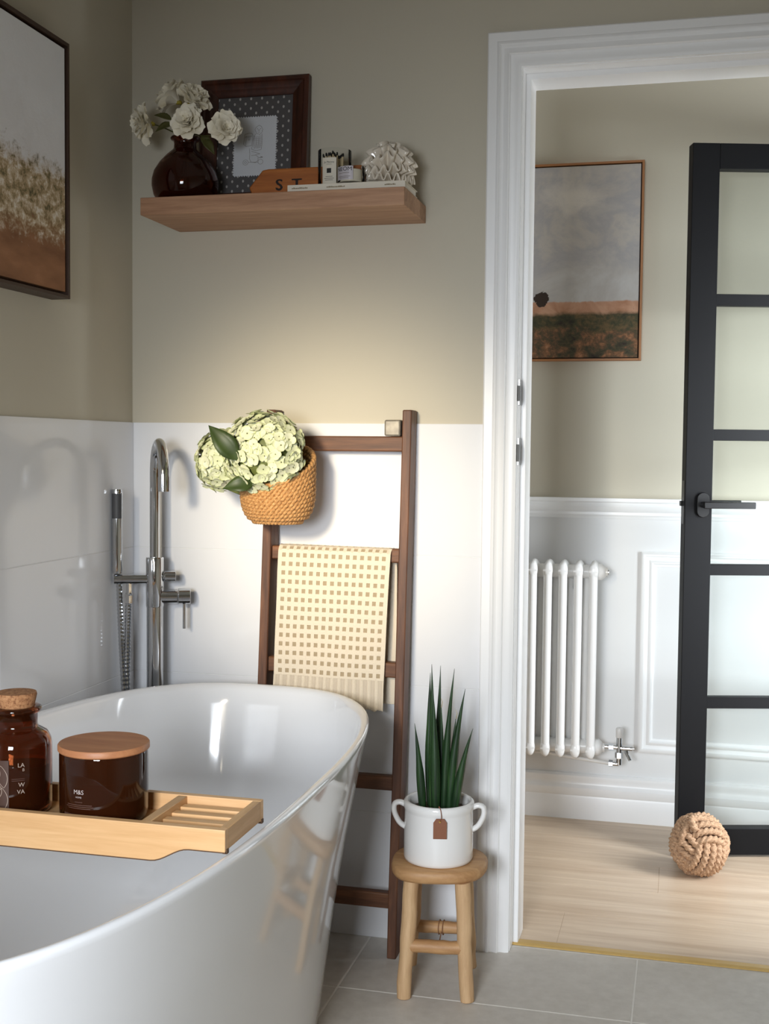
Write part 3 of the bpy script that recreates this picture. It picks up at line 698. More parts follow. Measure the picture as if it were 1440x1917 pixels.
# ------------------------------------------------------------------ picture frame leaning on the shelf
pf = tag(empty('picture_frame', (.1850, -.030, 1.6845), (-.085, 0, 0)), 'dark red wood frame with dotted fabric and a dog drawing', 'picture')
FW, FH, FB = .262, .303, .040
fp = [(0, .0), (0, .018), (.004, .021), (.010, .021), (.013, .018), (.022, .017), (.026, .014), (.034, .012), (.040, .008), (.040, 0)]
sides = [((0, 0), (FW, 0), (1, 1), (-1, 1)), ((FW, 0), (FW, FH), (-1, 1), (-1, -1)), ((FW, FH), (0, FH), (-1, -1), (1, -1)), ((0, FH), (0, 0), (1, -1), (1, 1))]
for a, b, da, db in sides:
    m = MB(); m.prism(fp, lambda d, p: (a[0] + da[0] * d, -p, a[1] + da[1] * d), lambda d, p: (b[0] + db[0] * d, -p, b[1] + db[1] * d))
    m.build('moulding', 'mahogany', pf, local=True, smooth=35)
MB().box((.036, -.004, .036), (FW - .036, .001, FH - .036)).build('backing', 'dotted', pf, local=True)
# pinked card
cx0, cx1, cz0, cz1 = .083, .183, .080, .214
poly = []; k = 22; zg = .0016
nx, nz_ = 17, 23
for i in range(nx): poly += [(cx0 + (cx1 - cx0) * i / nx, cz0), (cx0 + (cx1 - cx0) * (i + .5) / nx, cz0 - zg * 2)]
for i in range(nz_): poly += [(cx1, cz0 + (cz1 - cz0) * i / nz_), (cx1 + zg * 2, cz0 + (cz1 - cz0) * (i + .5) / nz_)]
for i in range(nx): poly += [(cx1 - (cx1 - cx0) * i / nx, cz1), (cx1 - (cx1 - cx0) * (i + .5) / nx, cz1 + zg * 2)]
for i in range(nz_): poly += [(cx0, cz1 - (cz1 - cz0) * i / nz_), (cx0 - zg * 2, cz1 - (cz1 - cz0) * (i + .5) / nz_)]
cd = MB().prism(poly, lambda x, z: (x, -.0045, z), lambda x, z: (x, -.0062, z)).build('card', 'card', pf, local=True)
m = MB()
def stroke(pts, w=.0007):
    Pq = [(cx0 + (cx1 - cx0) * (x - 400) / 570, cz0 + (cz1 - cz0) * (1050 - y) / 800) for x, y in pts]
    for a, b in zip(Pq, Pq[1:]):
        d = Vector((b[0] - a[0], b[1] - a[1])); L = d.length
        if L < 1e-6: continue
        nx_ = Vector((-d.y, d.x)) / L * w * .5
        m.add([(a[0] + nx_.x, -.0066, a[1] + nx_.y), (a[0] - nx_.x, -.0066, a[1] - nx_.y), (b[0] - nx_.x, -.0066, b[1] - nx_.y), (b[0] + nx_.x, -.0066, b[1] + nx_.y)], [(0, 1, 2, 3)])
rnd = random.Random(2)
circ = lambda cx, cy, rx, ry, jit=0, n=22: [(cx + (rx + rnd.uniform(-jit, jit)) * math.cos(2 * PI * i / n), cy + (ry + rnd.uniform(-jit, jit)) * math.sin(2 * PI * i / n)) for i in range(n + 1)]
stroke(circ(735, 430, 48, 58, 9, 34)); stroke(circ(735, 432, 10, 9)); stroke(circ(716, 412, 4, 4, 0, 8)); stroke(circ(756, 412, 4, 4, 0, 8)); stroke([(722, 455), (735, 462), (750, 454)])
stroke([(690, 480), (665, 540), (655, 620), (640, 690)]); stroke([(778, 480), (785, 560), (782, 640), (775, 700)]); stroke([(640, 690), (700, 715), (775, 700)])
for x in range(670, 780, 14): stroke([(x, 510 + rnd.uniform(-10, 10)), (x + rnd.uniform(-6, 6), 600), (x - 4, 670 + rnd.uniform(-10, 20))], .0005)
for y in range(540, 690, 26): stroke([(664, y), (720, y + 8), (780, y + 2)], .0004)
stroke([(540, 480), (600, 465), (640, 470), (655, 500), (640, 640), (560, 650), (530, 620), (540, 480)]); stroke([(545, 520), (640, 510)]); stroke([(560, 500), (560, 640)]); stroke([(590, 520), (590, 560), (612, 560), (612, 520)])
stroke([(610, 680), (620, 760), (615, 820), (640, 870), (700, 880), (735, 850), (735, 800), (700, 775), (640, 780)]); stroke([(640, 720), (760, 760), (700, 770)]); stroke([(745, 815), (800, 808), (770, 800)], .0012)
stroke(circ(562, 872, 36, 36)); stroke(circ(562, 872, 14, 14)); stroke(circ(770, 870, 34, 34)); stroke([(600, 870), (735, 875)])
m.build('line_drawing', 'grey_ink', cd, local=True)

# ------------------------------------------------------------------ arrow sign
SY0, SY1 = -.084, -.069
sg = tag(empty('arrow_sign', (.48, -.076, 1.6845)), 'orange wooden arrow sign with burnt letters behind the candles', 'sign')
poly = [(.326, 1.724), (.343, 1.6855), (.664, 1.6855), (.664, 1.764), (.372, 1.764), (.358, 1.762)]
MB().prism(poly, lambda x, z: (x, SY0, z), lambda x, z: (x, SY1, z)).build('board', 'sign', sg, bevel=.003)
for ch, x in (('S', .397), ('T', .4385)):
    t = text_mb(ch, .034, lambda u, v: (x + u * 1.12, SY0 - .0006, 1.7165 + v))
    o = t.build('letter', 'burnt', sg); o.modifiers.new('Solidify', 'SOLIDIFY').thickness = .0012
    # heavier strokes
    t2 = text_mb(ch, .034, lambda u, v: (x + .0022 + u * 1.12, SY0 - .0005, 1.7165 + v)); t2.build('letter', 'burnt', sg)
    t3 = text_mb(ch, .034, lambda u, v: (x + .0011 + u * 1.12, SY0 - .0004, 1.7150 + v * 1.06)); t3.build('letter', 'burnt', sg)

# ------------------------------------------------------------------ book
bo = tag(empty('book', (.585, -.13, 1.6845)), 'thin cream book lying flat under the candles', 'book')
MB().box((.458, -.204, 1.6848), (.716, -.086, 1.6862)).build('cover', 'paper', bo); MB().box((.458, -.204, 1.6978), (.716, -.086, 1.6992)).build('cover', 'paper', bo)
MB().box((.458, -.2046, 1.6848), (.716, -.2026, 1.6992)).build('spine', 'paper', bo, bevel=.0006)
MB().box((.460, -.2026, 1.6862), (.713, -.089, 1.6978)).build('pages', 'pages', bo)
m = MB()
for x0, x1 in ((.468, .503), (.545, .584), (.672, .695)):
    x = x0
    while x < x1:
        w = random.uniform(.0012, .0034); m.box((x, -.2050, 1.6905), (x + w, -.2044, 1.6905 + random.choice((.0022, .003)))); x += w + .0007
m.build('spine_print', 'gold_ink', bo)

# ------------------------------------------------------------------ match jar
BT = 1.6994
def cyl_map(cx, cy, r, a0, z0):
    """maps flat u,v onto a vertical cylinder; a0 is the bearing of u = 0 (0 = facing -y)"""
    return lambda u, v: (cx + r * math.sin(a0 + u / r), cy - r * math.cos(a0 + u / r), z0 + v)
def curved_patch(u0, u1, v0, v1, fn, nu=10):
    m = MB(); m.grid(nu, 1, lambda a, b: fn(u0 + (u1 - u0) * a, v0 + (v1 - v0) * b)); return m
JX, JY, JR = .5405, -.128, .0365
mj = tag(empty('match_jar', (JX, JY, BT)), 'clear glass jar of black-tipped matches with a cream label', 'jar')
m = MB(); m.lathe([(.030, 0), (.0355, .001), (JR, .004), (JR, .0845), (JR - .0008, .0855), (JR - .0018, .0845), (JR - .0018, .006), (.001, .005)], (JX, JY, BT), 40)
m.build('glass', 'clear', mj, smooth=50)
fn = cyl_map(JX, JY, JR + .0004, -.06, BT); curved_patch(-.0162, .0162, .008, .064, fn).build('label', 'paper', mj, smooth=60)
fn = cyl_map(JX, JY, JR + .0007, -.06, BT)
curved_patch(-.005, .005, .031, .041, fn).build('print_square', 'ink', mj)
text_mb('Jo Malone', .0058, lambda u, v: fn(u, .0525 + v)).build('print_line', 'ink', mj)
text_mb('LONDON', .0026, lambda u, v: fn(u, .0485 + v)).build('print_line', 'grey_ink', mj)
for z, w in ((.023, .008), (.019, .011), (.0155, .009)): curved_patch(-w, w, z, z + .0011, fn).build('print_line', 'grey_ink', mj)
mst = MB(); mst.box((-.0011, -.0011, 0), (.0011, .0011, .066)); mst.cur = 1; mst.lathe([(.0012, .063), (.0019, .065), (.0019, .069), (.001, .071)], (0, 0, 0), 6)
mme = mst.mesh('match', ['matches', 'match_tip']); rnd = random.Random(9); cnt = 0
while cnt < 42:
    x, y = rnd.uniform(-.030, .030), rnd.uniform(-.030, .030)
    if x * x + y * y > .0295 ** 2: continue
    o = bpy.data.objects.new('match', mme); COL.objects.link(o); o.location = (JX + x * .93, JY + y * .93, BT + .0062 + rnd.uniform(0, .004))
    o.rotation_euler = (rnd.uniform(-.05, .05), rnd.uniform(-.05, .05), rnd.uniform(0, 3))
    tag(o, 'black-tipped wooden match standing in the glass jar', 'match', 'matches in the glass jar'); cnt += 1
# ------------------------------------------------------------------ small candle
KX, KY, KR = .5905, -.174, .0290
kd = tag(empty('small_candle', (KX, KY, BT)), 'small glass candle with a pale silver label beside the match jar', 'candle')
m = MB(); m.lathe([(.025, 0), (.028, .001), (KR, .004), (KR, .0375), (KR - .0008, .0385), (KR - .0018, .0375), (KR - .0018, .005), (.001, .004)], (KX, KY, BT), 40); m.build('glass', 'clear', kd, smooth=50)
MB().lathe([(.0268, .0045), (.0268, .030), (.0255, .0308), (.001, .0300)], (KX, KY, BT), 36).build('wax', 'cream_wax', kd, smooth=50)
fn = cyl_map(KX, KY, KR + .0004, -.30, BT); curved_patch(-.021, .021, .007, .0355, fn).build('label', 'silver_label', kd, smooth=60)
fn = cyl_map(KX, KY, KR + .0007, -.30, BT); text_mb('NEOM', .0115, lambda u, v: fn(u * 1.15, .0255 + v)).build('print_line', 'ink', kd)
for z, w in ((.0205, .013), (.0135, .015), (.0105, .011)): curved_patch(-w, w, z, z + .0009, fn).build('print_line', 'grey_ink', kd)
# ------------------------------------------------------------------ ruffled ceramic ornament
CX, CY = .6615, -.124
co = tag(empty('coral_ornament', (CX, CY, BT)), 'cream ruffled ceramic coral ornament at the right end of the shelf', 'ornament')
MB().lathe([(.020, .0), (.025, .001), (.026, .006), (.020, .014), (.001, .018)], (CX, CY, BT), 32).build('base', 'coral', co, smooth=60)
CZ = BT + .012
for L, (elev, mm_, R_, amp) in enumerate(((.10, 17, .0540, .17), (.42, 16, .0600, .17), (.74, 14, .0700, .17), (1.04, 11, .0800, .17), (1.34, 7, .0860, .16))):
    m = MB(); nu = mm_ * 12
    def fn_(u, v, L=L, elev=elev, mm_=mm_, R_=R_, amp=amp):
        t = 2 * PI * u; w = math.sin(mm_ * t + L * 1.4); w = math.copysign(abs(w) ** .7, w); e = elev + amp * w * (v ** 1.2) + .08 * math.sin(2 * t + L * 2) * v
        q = .008 + (R_ - .008) * v + .0028 * math.sin(5 * t + L) * v
        return (CX + q * math.cos(e) * math.cos(t), CY + q * math.cos(e) * math.sin(t), CZ + q * math.sin(e))
    m.grid(nu, 7, fn_); m.build('frill', 'coral', co, smooth=180, solid=.0022)

# ------------------------------------------------------------------ framed canvases
def canvas_frame(name, axis, a0, a1, z0, z1, wallc, depth, fwid, fmat, cmat, label, gap=.005):
    """axis 'y': hangs on the left wall (faces +x); axis 'x': hangs on the hall wall (faces -y)"""
    root = tag(empty(name, (wallc, (a0 + a1) / 2, z0) if axis == 'y' else ((a0 + a1) / 2, wallc, z0)), label, 'painting')
    def bx(nm, p0, p1, q0, q1, d0, d1, mt, bv=0):
        if axis == 'y': return MB().box((wallc + d0, p0, q0), (wallc + d1, p1, q1)).build(nm, mt, root, bevel=bv)
        return MB().box((p0, wallc - d1, q0), (p1, wallc - d0, q1)).build(nm, mt, root, bevel=bv)
    f = fwid
    bx('frame_side', a0, a0 + f, z0, z1, .001, depth, fmat, .0008); bx('frame_side', a1 - f, a1, z0, z1, .001, depth, fmat, .0008)
    bx('frame_side', a0 + f, a1 - f, z0, z0 + f, .001, depth, fmat, .0008); bx('frame_side', a0 + f, a1 - f, z1 - f, z1, .001, depth, fmat, .0008)
    bx('backing', a0 + f, a1 - f, z0 + f, z1 - f, .003, depth * .35, 'dark_gap')
    bx('canvas', a0 + f + gap, a1 - f - gap, z0 + f + gap, z1 - f - gap, depth * .35, depth - .004, cmat, .001)
canvas_frame('meadow_painting', 'y', -.905, -.386, 1.444, 1.966, 0.0, .045, .0075, 'dark_frame', 'meadow', 'abstract meadow painting in a dark brown frame above the bath', .006)
canvas_frame('landscape_painting', 'x', .738, 1.157, 1.410, 2.002, YH, .030, .0065, 'oak_frame', 'landscape', 'cloudy field landscape painting in a thin oak frame in the hall', .003)

# ------------------------------------------------------------------ column radiator
RX1 = 1.0385
rd = tag(empty('column_radiator', (.86, .945, .22)), 'white column radiator on the hall wall', 'radiator')
for k in range(10):
    x = RX1 - .0447 * k; m = MB()
    m.tube([(x, .908, .262), (x, .908, .772)], .0128, 14)
    m.tube([(x - .0247, .976, .262), (x - .0247, .976, .772)], .0110, 12)
    def head(zc, s):
        rr = []
        for i in range(13):
            t = -PI / 2 + PI * i / 12; yy_ = .944 + (.036 + .0128) * math.sin(t); r = .006 + .0165 * math.cos(t) ** .6 if abs(t) < PI / 2 - .01 else .004
            rr.append([(x + min(r, .0145) * math.cos(2 * PI * j / 16), yy_, zc + s * .004 + r * 1.35 * math.sin(2 * PI * j / 16)) for j in range(16)])
        m.rings(rr)
    head(.779, 1); head(.253, -1)
    if k < 9:
        for z in (.779, .253): m.tube([(x - .0447, .944, z), (x, .944, z)], .0205, 16)
    m.build('section', 'radiator', rd, smooth=60)
for z in (.779, .253):
    MB().lathe([(.024, 0), (.024, .010), (.017, .016), (.012, .022), (.012, .026)], (0, 0, 0), 20).build  # noqa
    m = MB(); m.rings([[(RX1 + dx, .944 + r * math.cos(2 * PI * j / 20), z + r * math.sin(2 * PI * j / 20)) for j in range(20)] for r, dx in ((.0245, .008), (.0245, .022), (.018, .030), (.013, .034), (.013, .040))]); m.build('end_bush', 'radiator', rd, smooth=40)
m = MB().tube([(RX1 + .036, .944, .779), (RX1 + .043, .944, .779)], .0085, 14); m.build('bleed_valve', 'chrome', rd, smooth=50)
for x in (.985, .80):
    MB().box((x - .007, .99, .735), (x + .007, YH, .752)).box((x - .007, .93, .728), (x + .007, 1.0, .736)).build('wall_bracket', 'chrome', rd)
vx = 1.121
v = MB().tube([(RX1 + .036, .944, .257), (vx, .944, .257)], .0075, 14).tube([(RX1 + .052, .944, .257), (RX1 + .066, .944, .257)], .0115, 6).tube([(vx, .944, .205), (vx, .944, .287)], .0085, 14).tube([(vx, .944, .225), (vx, .944, .242)], .0120, 6)
v.tube([(vx, .944, .255), (vx + .038, .944, .255)], .0075, 14).tube([(vx + .034, .944, .255), (vx + .044, .944, .255)], .0045, 10).tube([(vx + .018, .944, .250), (vx + .034, .93, .222)], .0055, 12).tube([(vx, .944, .207), (vx - .030, .944, .207)], .0075, 14).tube([(vx - .030, .944, .207), (vx - .018, .944, .207)], .0105, 6)
vo = v.build('valve', 'chrome', rd, smooth=50)
MB().lathe([(.009, .286), (.0105, .288), (.0105, .312), (.008, .316), (.0, .316)], (vx, .944, 0), 18).build('valve_cap', 'radiator', vo, smooth=40)
MB().tube([(vx - .030, .944, .207), (.95, .960, .217), (.90, .985, .217), (.80, 1.0, .217)], .0055, 10).build('pipe', 'radiator', rd, smooth=60)

# ------------------------------------------------------------------ rope ball
RB = Vector((1.3535, .640, .080)); RR = .066
rb = tag(empty('rope_ball', tuple(RB - Vector((0, 0, .08)))), 'knotted jute rope ball door stop by the black door', 'door stop')
m = MB(); m.rings([[(RB.x + .058 * math.sin(PI * j / 12) * math.cos(2 * PI * i / 24), RB.y + .058 * math.sin(PI * j / 12) * math.sin(2 * PI * i / 24), RB.z - .058 * math.cos(PI * j / 12)) for i in range(24)] for j in range(1, 12)])
m.build('core', 'jute_dark', rb, smooth=180)
QR = Matrix.Rotation(.42, 3, 'Z') @ Matrix.Rotation(.55, 3, 'X') @ Matrix.Rotation(.22, 3, 'Y')
def strand(face, along, off, seed):
    fa = Vector(face); al = Vector(along); ac = fa.cross(al); pts = []
    for i in range(49):
        t = -1.02 + 2.04 * i / 48
        d = (fa * math.cos(t) + al * math.sin(t)); b = off
        v_ = (d * math.cos(b) + ac * math.sin(b)).normalized()
        rad_ = RR + .006 - .016 * (abs(t) / 1.02) ** 3
        w = QR @ (v_ * rad_); pts.append((RB.x + w.x * 1.0, RB.y + w.y, RB.z + w.z * 1.10))
    MB().tube(pts, .0102, 15, lobes=3, twist=150).build('rope_strand', 'jute', rb, smooth=180)
for fa, al in (((0, 0, 1), (1, 0, 0)), ((0, 0, -1), (1, 0, 0)), ((1, 0, 0), (0, 1, 0)), ((-1, 0, 0), (0, 1, 0)), ((0, -1, 0), (0, 0, 1)), ((0, 1, 0), (0, 0, 1))):
    for k in range(5): strand(fa, al, (-.56 + .28 * k), k)
MB().tube(smoothpath([(1.305, .585, .092), (1.312, .585, .125), (1.328, .600, .150), (1.350, .615, .160), (1.372, .625, .150)], 7), .0102, 15, lobes=3, twist=150).build('rope_loop', 'jute', rb, smooth=180)
MB().tube(smoothpath([(1.345, .580, .135), (1.335, .583, .150), (1.330, .60, .158), (1.34, .62, .162)], 7), .0100, 15, lobes=3, twist=150).build('rope_loop', 'jute', rb, smooth=180)

# ------------------------------------------------------------------ stool
st = tag(empty('wooden_stool', (.816, -.205, 0)), 'small pale rustic wooden stool under the potted plant', 'stool')
SCX, SCY, rot = .8060, -.207, .14
def sr(x, y): return (SCX + x * math.cos(rot) - y * math.sin(rot), SCY + x * math.sin(rot) + y * math.cos(rot))
rnd = random.Random(4); out = []
for i in range(44):
    t = 2 * PI * i / 44; x, y = sup(t, .1000, .098, 2.5); k = 1 + .030 * math.sin(2 * t + .6) + .018 * math.sin(3 * t + 2) + .012 * math.sin(5 * t)
    out.append(sr(x * k, y * k))
m = MB(); zt_ = .272
ringz = [(.86, zt_ - .027), (.95, zt_ - .025), (.995, zt_ - .018), (1.0, zt_ - .010), (.985, zt_ - .004), (.95, zt_), (.5, zt_ - .001), (.1, zt_ - .0015)]
m.rings([[(SCX + (x - SCX) * s, SCY + (y - SCY) * s, z + (.002 * math.sin(i * .7) if z < zt_ - .03 else 0)) for i, (x, y) in enumerate(out)] for s, z in ringz])
m.build('seat', 'stool_seat', st, smooth=60)
def limb(a, b, r0, r1, nm, seed, mt='stool', n=12):
    rnd = random.Random(seed); path = []; rr = []
    for i in range(9):
        t = i / 8; p = Vector(a).lerp(Vector(b), t); path.append((p.x + rnd.uniform(-.0012, .0012), p.y + rnd.uniform(-.0012, .0012), p.z)); rr.append((r0 + (r1 - r0) * t) * rnd.uniform(.95, 1.05))
    return MB().tube(path, rr, n).build(nm, mt, st, smooth=60, bevel=.002)
feet = {}
for key, fx, fy in (('fl', -.0660, -.0800), ('fr', .0660, -.0800), ('br', .0660, .0900), ('bl', -.0660, .0900)):
    bx_, by_ = sr(fx, fy); tx, ty = sr(fx * .80, fy * .86); feet[key] = ((tx, ty), (bx_, by_))
    limb((tx, ty, zt_ - .025), (bx_, by_, .0), .0165, .0150, 'leg', key)
def at(key, z):
    (tx, ty), (bx_, by_) = feet[key]; t = 1 - z / .24; return (tx + (bx_ - tx) * t, ty + (by_ - ty) * t, z)
limb(at('fl', .110), at('fr', .110), .0140, .0140, 'stretcher', 1, 'stool_seat'); limb(at('bl', .088), at('br', .088), .0135, .0135, 'stretcher', 2, 'stool_seat')
limb(at('fl', .125), at('bl', .125), .011, .011, 'stretcher', 3); limb(at('fr', .125), at('br', .125), .011, .011, 'stretcher', 4)
bm_ = at('bl', .088); bn_ = at('br', .088); c0 = Vector(bm_).lerp(Vector(bn_), .52)
for dx in (-.004, .005):
    MB().tube([(c0.x + dx, c0.y + .0155 * math.cos(2 * PI * i / 16), c0.z + .0155 * math.sin(2 * PI * i / 16)) for i in range(16)], .0012, 6, closed=True).build('twine', 'twine', st, smooth=180)
MB().tube(smoothpath([(c0.x + .003, c0.y - .0155, c0.z - .004), (c0.x, c0.y - .018, c0.z - .022), (c0.x - .004, c0.y - .018, c0.z - .034), (c0.x + .002, c0.y - .018, c0.z - .024)], 5), .0012, 6).build('twine', 'twine', st, smooth=180)

# ------------------------------------------------------------------ crock, plant and tag
PX, PY, PZ = .8045, -.208, .2722
pt = tag(empty('plant_pot', (PX, PY, PZ)), 'white glazed two-handled crock holding a snake plant', 'pot')
m = MB(); m.lathe([(.068, 0), (.0722, .002), (.0736, .008), (.0732, .060), (.0722, .104), (.0728, .108), (.0745, .112), (.0752, .118), (.0742, .124), (.0710, .1275), (.0665, .127), (.0640, .123), (.0640, .03), (.06, .012), (.001, .010)], (PX, PY, PZ), 64)
m.build('body', 'ceramic', pt, smooth=60)
for s in (1, -1):
    ang = .12; d = Vector((math.cos(ang) * s, math.sin(ang) * s, 0)); c = Vector((PX, PY, PZ))
    hp = [(.070, .112), (.083, .117), (.094, .113), (.0955, .099), (.090, .084), (.082, .072), (.070, .064)]
    MB().tube(smoothpath([tuple(c + d * r + Vector((0, 0, z))) for r, z in hp], 5), .0058, 12, flat=1.35).build('handle', 'ceramic', pt, smooth=180)
so = MB(); so.lathe([(.0638, .104), (.05, .108), (.03, .110), (.001, .112)], (PX, PY, PZ), 40); so.build('soil', 'soil', pt, smooth=60)
pl = tag(empty('snake_plant', (PX, PY, PZ + .108)), 'cylindrical snake plant with upright dark green leaves in the crock', 'plant')
# (base x, base y, tip x, tip z, max radius, bow)
lv_ = [(-.030, -.020, .757, .565, .0085, .004, 0), (-.018, .004, .783, .668, .0090, -.006, 0), (-.012, -.012, .790, .69, .0085, .003, 0), (-.002, -.022, .795, .645, .0100, .003, 0), (.004, .010, .806, .600, .0085, .0, 1),
       (.012, -.010, .838, .683, .0080, -.008, 0), (.022, -.004, .860, .640, .0095, -.010, 0), (.020, .018, .836, .575, .0085, -.004, 1), (.034, -.012, .879, .560, .0088, -.010, 0), (-.020, .022, .800, .68, .0080, .006, 0)]
for bx_, by_, tx, tz, r, bow, dry in lv_:
    p0 = Vector((PX + bx_, PY + by_, PZ + .096)); p2 = Vector((tx, PY + by_ * 1.3 - .006, tz)); mid = p0.lerp(p2, .5) + Vector((bow, 0, 0)); path = []; rr = []
    for i in range(15):
        t = i / 14; path.append((p0 * (1 - t) ** 2 + mid * 2 * t * (1 - t) + p2 * t * t)); rr.append(r * (.82 + .25 * math.sin(PI * min(1, t * 1.6))) * (1 if t < .45 else max(.05, 1 - ((t - .45) / .55) ** 1.35)))
    lf_ = MB().tube(path, rr, 9).build('leaf', 'snake', pl, smooth=180)
    if dry: MB().tube([tuple(p2 - Vector((0, 0, .006))), tuple(p2 + Vector((.002, 0, .006))), tuple(p2 + Vector((-.001, -.001, .014)))], [.0014, .0010, .0004], 6).build('dry_tip', 'leaf_tip', lf_, smooth=180)
lt = tag(empty('leather_tag', (.8225, -.2845, .335)), 'small brown leather tag hanging on the front of the white crock', 'tag')
tc = Vector((.8225, -.2835, .338)); 
poly = [(-.0135, 0), (.0135, 0), (.0135, .034), (.008, .042), (-.008, .042), (-.0135, .034)]
MB().prism(poly, lambda x, z: (tc.x + x, tc.y + .0008 + x * .22, tc.z + z), lambda x, z: (tc.x + x, tc.y - .0012 + x * .22, tc.z + z)).build('tag_body', 'leather', lt)
MB().tube([(tc.x, tc.y - .0014, tc.z + .0365), (tc.x, tc.y - .003, tc.z + .0365)], .0022, 10).build('eyelet', 'brass', lt)
MB().tube(smoothpath([(tc.x, tc.y - .003, tc.z + .037), (tc.x + .003, tc.y - .003, tc.z + .046), (tc.x + .001, tc.y + .001, tc.z + .058), (tc.x - .004, tc.y + .006, tc.z + .066), (tc.x - .006, tc.y + .018, tc.z + .052)], 6), .0008, 6).build('cord', 'leather', lt, smooth=180)

# ------------------------------------------------------------------ bamboo bath tray and what stands on it
tr = tag(empty('bath_tray', (.375, -1.143, .6035)), 'bamboo bath tray laid across the bathtub', 'tray')
TX0, TX1, TY0, TY1 = .030, .717, -1.219, -1.068; TZ = .6335
def board_poly():
    p = [(TX0, TZ), (TX0, .6035)]
    for i in range(9):
        t = i / 8; p.append((TX0 + .052 + .056 * t, .6035 - .0195 * (.5 - .5 * math.cos(PI * t))))
    for i in range(9):
        t = i / 8; p.append((TX1 - .108 + .056 * t, .584 + .0195 * (.5 - .5 * math.cos(PI * t))))
    p += [(TX1, .6035), (TX1, TZ)]; return p
for y0, y1 in ((TY0, TY0 + .012), (TY1 - .012, TY1)):
    bd = MB().prism(board_poly(), lambda x, z: (x, y0, z), lambda x, z: (x, y1, z)).build('side_board', 'bamboo', tr, bevel=.0008)
    MB().prism([(x, z) for x, z in board_poly()[1:-1]] + [(x, z - .0016) for x, z in board_poly()[-2:0:-1]], lambda x, z: (x, y0 + .001, z), lambda x, z: (x, y1 - .001, z)).build('felt_edge', 'bamboo_dark', bd)
for x0, x1 in ((TX0, TX0 + .012), (TX1 - .012, TX1)): MB().box((x0, TY0 + .012, .6045), (x1, TY1 - .012, TZ - .0002)).build('end_board', 'bamboo_y', tr, bevel=.0008)
for x0, x1 in ((.590, .604), (.150, .164)): MB().box((x0, TY0 + .012, .607), (x1, TY1 - .012, TZ - .001)).build('divider', 'bamboo_y', tr, bevel=.001)
for k in range(4):
    y = TY0 + .022 + .0305 * k
    for x0, x1 in ((.604, TX1 - .012), (TX0 + .012, .150)): MB().box((x0, y, .616), (x1, y + .015, .624)).build('slat', 'bamboo', tr, bevel=.001)
MB().box((.164, TY0 + .012, .6045), (.590, TY1 - .012, .6085)).build('base_board', 'bamboo', tr)
for y in (TY0 + .004, TY1 - .010): MB().box((TX1 - .006, y, .600), (TX1 + .0015, y + .008, .6065)).build('rubber_foot', 'bamboo_dark', tr, bevel=.001)
# scented candle
QX, QY, QR_ = .500, -1.136, .0625; QZ = .6087
cj = tag(empty('candle_jar', (QX, QY, QZ)), 'wide dark amber candle jar with a flat wooden lid on the tray', 'candle')
m = MB(); m.lathe([(.050, 0), (.057, .001), (.061, .006), (QR_, .016), (QR_, .096), (.0618, .099), (.0600, .0995), (.0590, .097), (.0590, .012), (.054, .007), (.001, .006)], (QX, QY, QZ), 56); m.build('glass', 'amber', cj, smooth=60)
MB().lathe([(.054, .0075), (.0586, .012), (.0586, .062), (.056, .063), (.001, .062)], (QX, QY, QZ), 48).build('wax', 'wax', cj, smooth=60)
MB().lathe([(.056, .094), (.0585, .0995), (.0630, .0998), (.0645, .1015), (.0645, .108), (.0632, .1098), (.001, .1100)], (QX, QY, QZ), 64).build('lid', 'lid_wood', cj, smooth=40)
fn = cyl_map(QX, QY, QR_ + .0004, -.02, QZ)
text_mb('M&S', .0088, lambda u, v: fn(u - .006, .050 + v)).build('print_line', 'print_white', cj)
text_mb('HOME', .0034, lambda u, v: fn(u - .006, .0445 + v)).build('print_line', 'print_white', cj)
for z, w in ((.0385, .006), (.0345, .020), (.0320, .022), (.0295, .018)): curved_patch(-.006 - w, -.006 + w, z, z + .0008, fn, 14).build('print_line', 'print_dim', cj)
curved_patch(-.034, .022, .006, .0215, fn, 18).build('print_block', 'print_dim', cj)
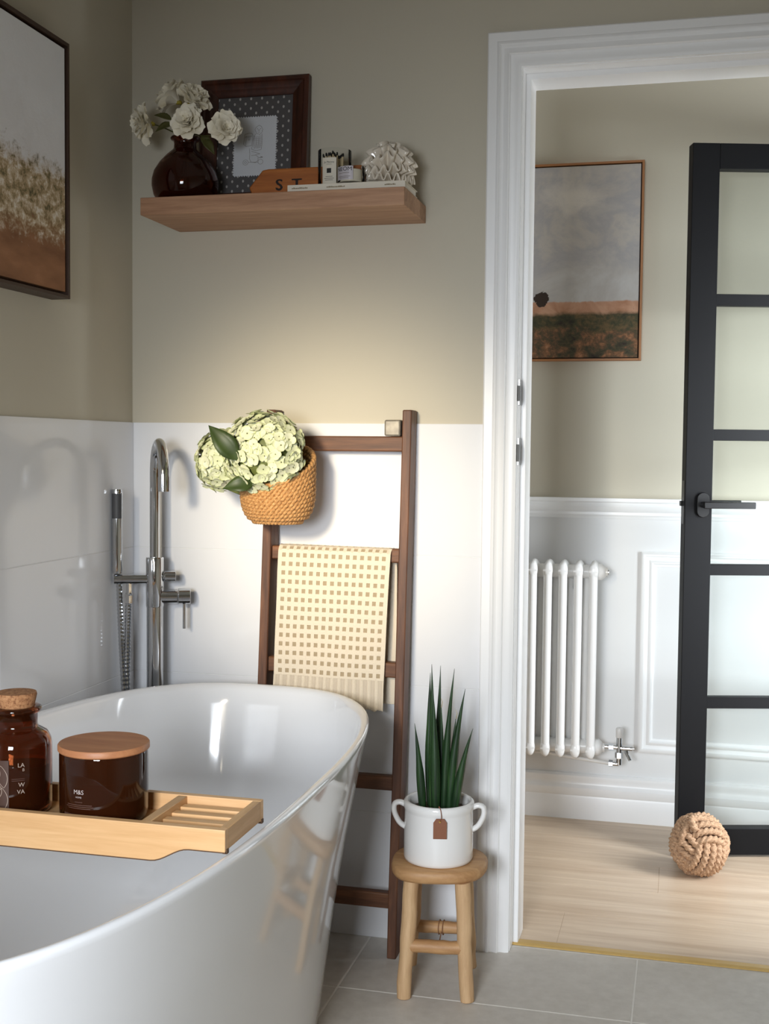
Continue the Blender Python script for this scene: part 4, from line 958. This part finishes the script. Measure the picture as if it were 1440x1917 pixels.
# apothecary bottle
AX, AY = .3605, -1.136
ab = tag(empty('apothecary_bottle', (AX, AY, QZ)), 'dark amber apothecary bottle with a cork stopper on the tray', 'bottle')
m = MB(); m.lathe([(.042, 0), (.0475, .001), (.0500, .005), (.0505, .012), (.0505, .096), (.0490, .106), (.0440, .115), (.0350, .1205), (.0308, .123), (.0300, .127), (.0305, .143), (.0335, .145), (.0365, .1475), (.0365, .1515), (.0335, .1535), (.027, .1535), (.0262, .150), (.0262, .122), (.040, .112), (.0470, .100), (.0475, .012), (.045, .007), (.001, .006)], (AX, AY, QZ), 56); m.build('glass', 'amber', ab, smooth=60)
MB().lathe([(.0235, .135), (.0258, .1535), (.0295, .170), (.0285, .1735), (.001, .1745)], (AX, AY, QZ), 40).build('cork', 'cork', ab, smooth=50)
MB().lathe([(.044, .0075), (.0468, .012), (.0468, .070), (.001, .0700)], (AX, AY, QZ), 40).build('liquid', 'wax', ab, smooth=60)
fn = cyl_map(AX, AY, .0505 + .0004, .44, QZ)
for body, z, s in (('LA', .075, .0085), ('B', .069, .006), ('W', .047, .0085), ('VA', .037, .0085)): text_mb(body, s, lambda u, v: fn(u + .016, z + v), 'RIGHT').build('print_line', 'print_pale', ab)
for z in (.058, .0555): curved_patch(-.002, .016, z, z + .0006, fn).build('print_line', 'print_dim', ab)
fn0 = cyl_map(AX, AY, .0505 + .0003, .44, QZ); curved_patch(-.050, -.006, .010, .085, fn0, 16).build('label', 'leaf_print', ab, smooth=60)
fn1 = cyl_map(AX, AY, .0505 + .0006, .44, QZ)
for (u, v, L, w, a) in ((-.016, .012, .034, .0085, 0), (-.013, .046, .032, .0075, -.15), (-.030, .046, .034, .008, .2), (-.033, .012, .034, .0085, .1), (-.022, .030, .022, .006, .0)):
    m = MB(); pts = []
    for k in range(15):
        t = k / 14; ww = w * math.sin(PI * t) ** .8
        pts.append((t, ww))
    for sgn in (-1, 1):
        pr = [(u + sgn * ww * math.cos(a) + L * t * math.sin(a), v + L * t * math.cos(a)) for t, ww in pts]
        for p, q in zip(pr, pr[1:]): m.add([fn1(p[0] - .0004, p[1]), fn1(p[0] + .0004, p[1]), fn1(q[0] + .0004, q[1]), fn1(q[0] - .0004, q[1])], [(0, 1, 2, 3)])
    m.build('leaf_outline', 'print_pale', ab)
# little ribbed brass knob lying in the tray
m = MB(); path = [(.418 + .012 * t / 14, -1.170, .6145) for t in range(15)]; m.tube([(.412 + .0016 * k, -1.178, .6148) for k in range(13)], [.003] + [.0056 if k % 2 else .0046 for k in range(11)] + [.003], 14)
tag(m.build('brass_knob', 'brass', smooth=30), 'little ribbed brass knob lying between bottle and candle', 'knob')
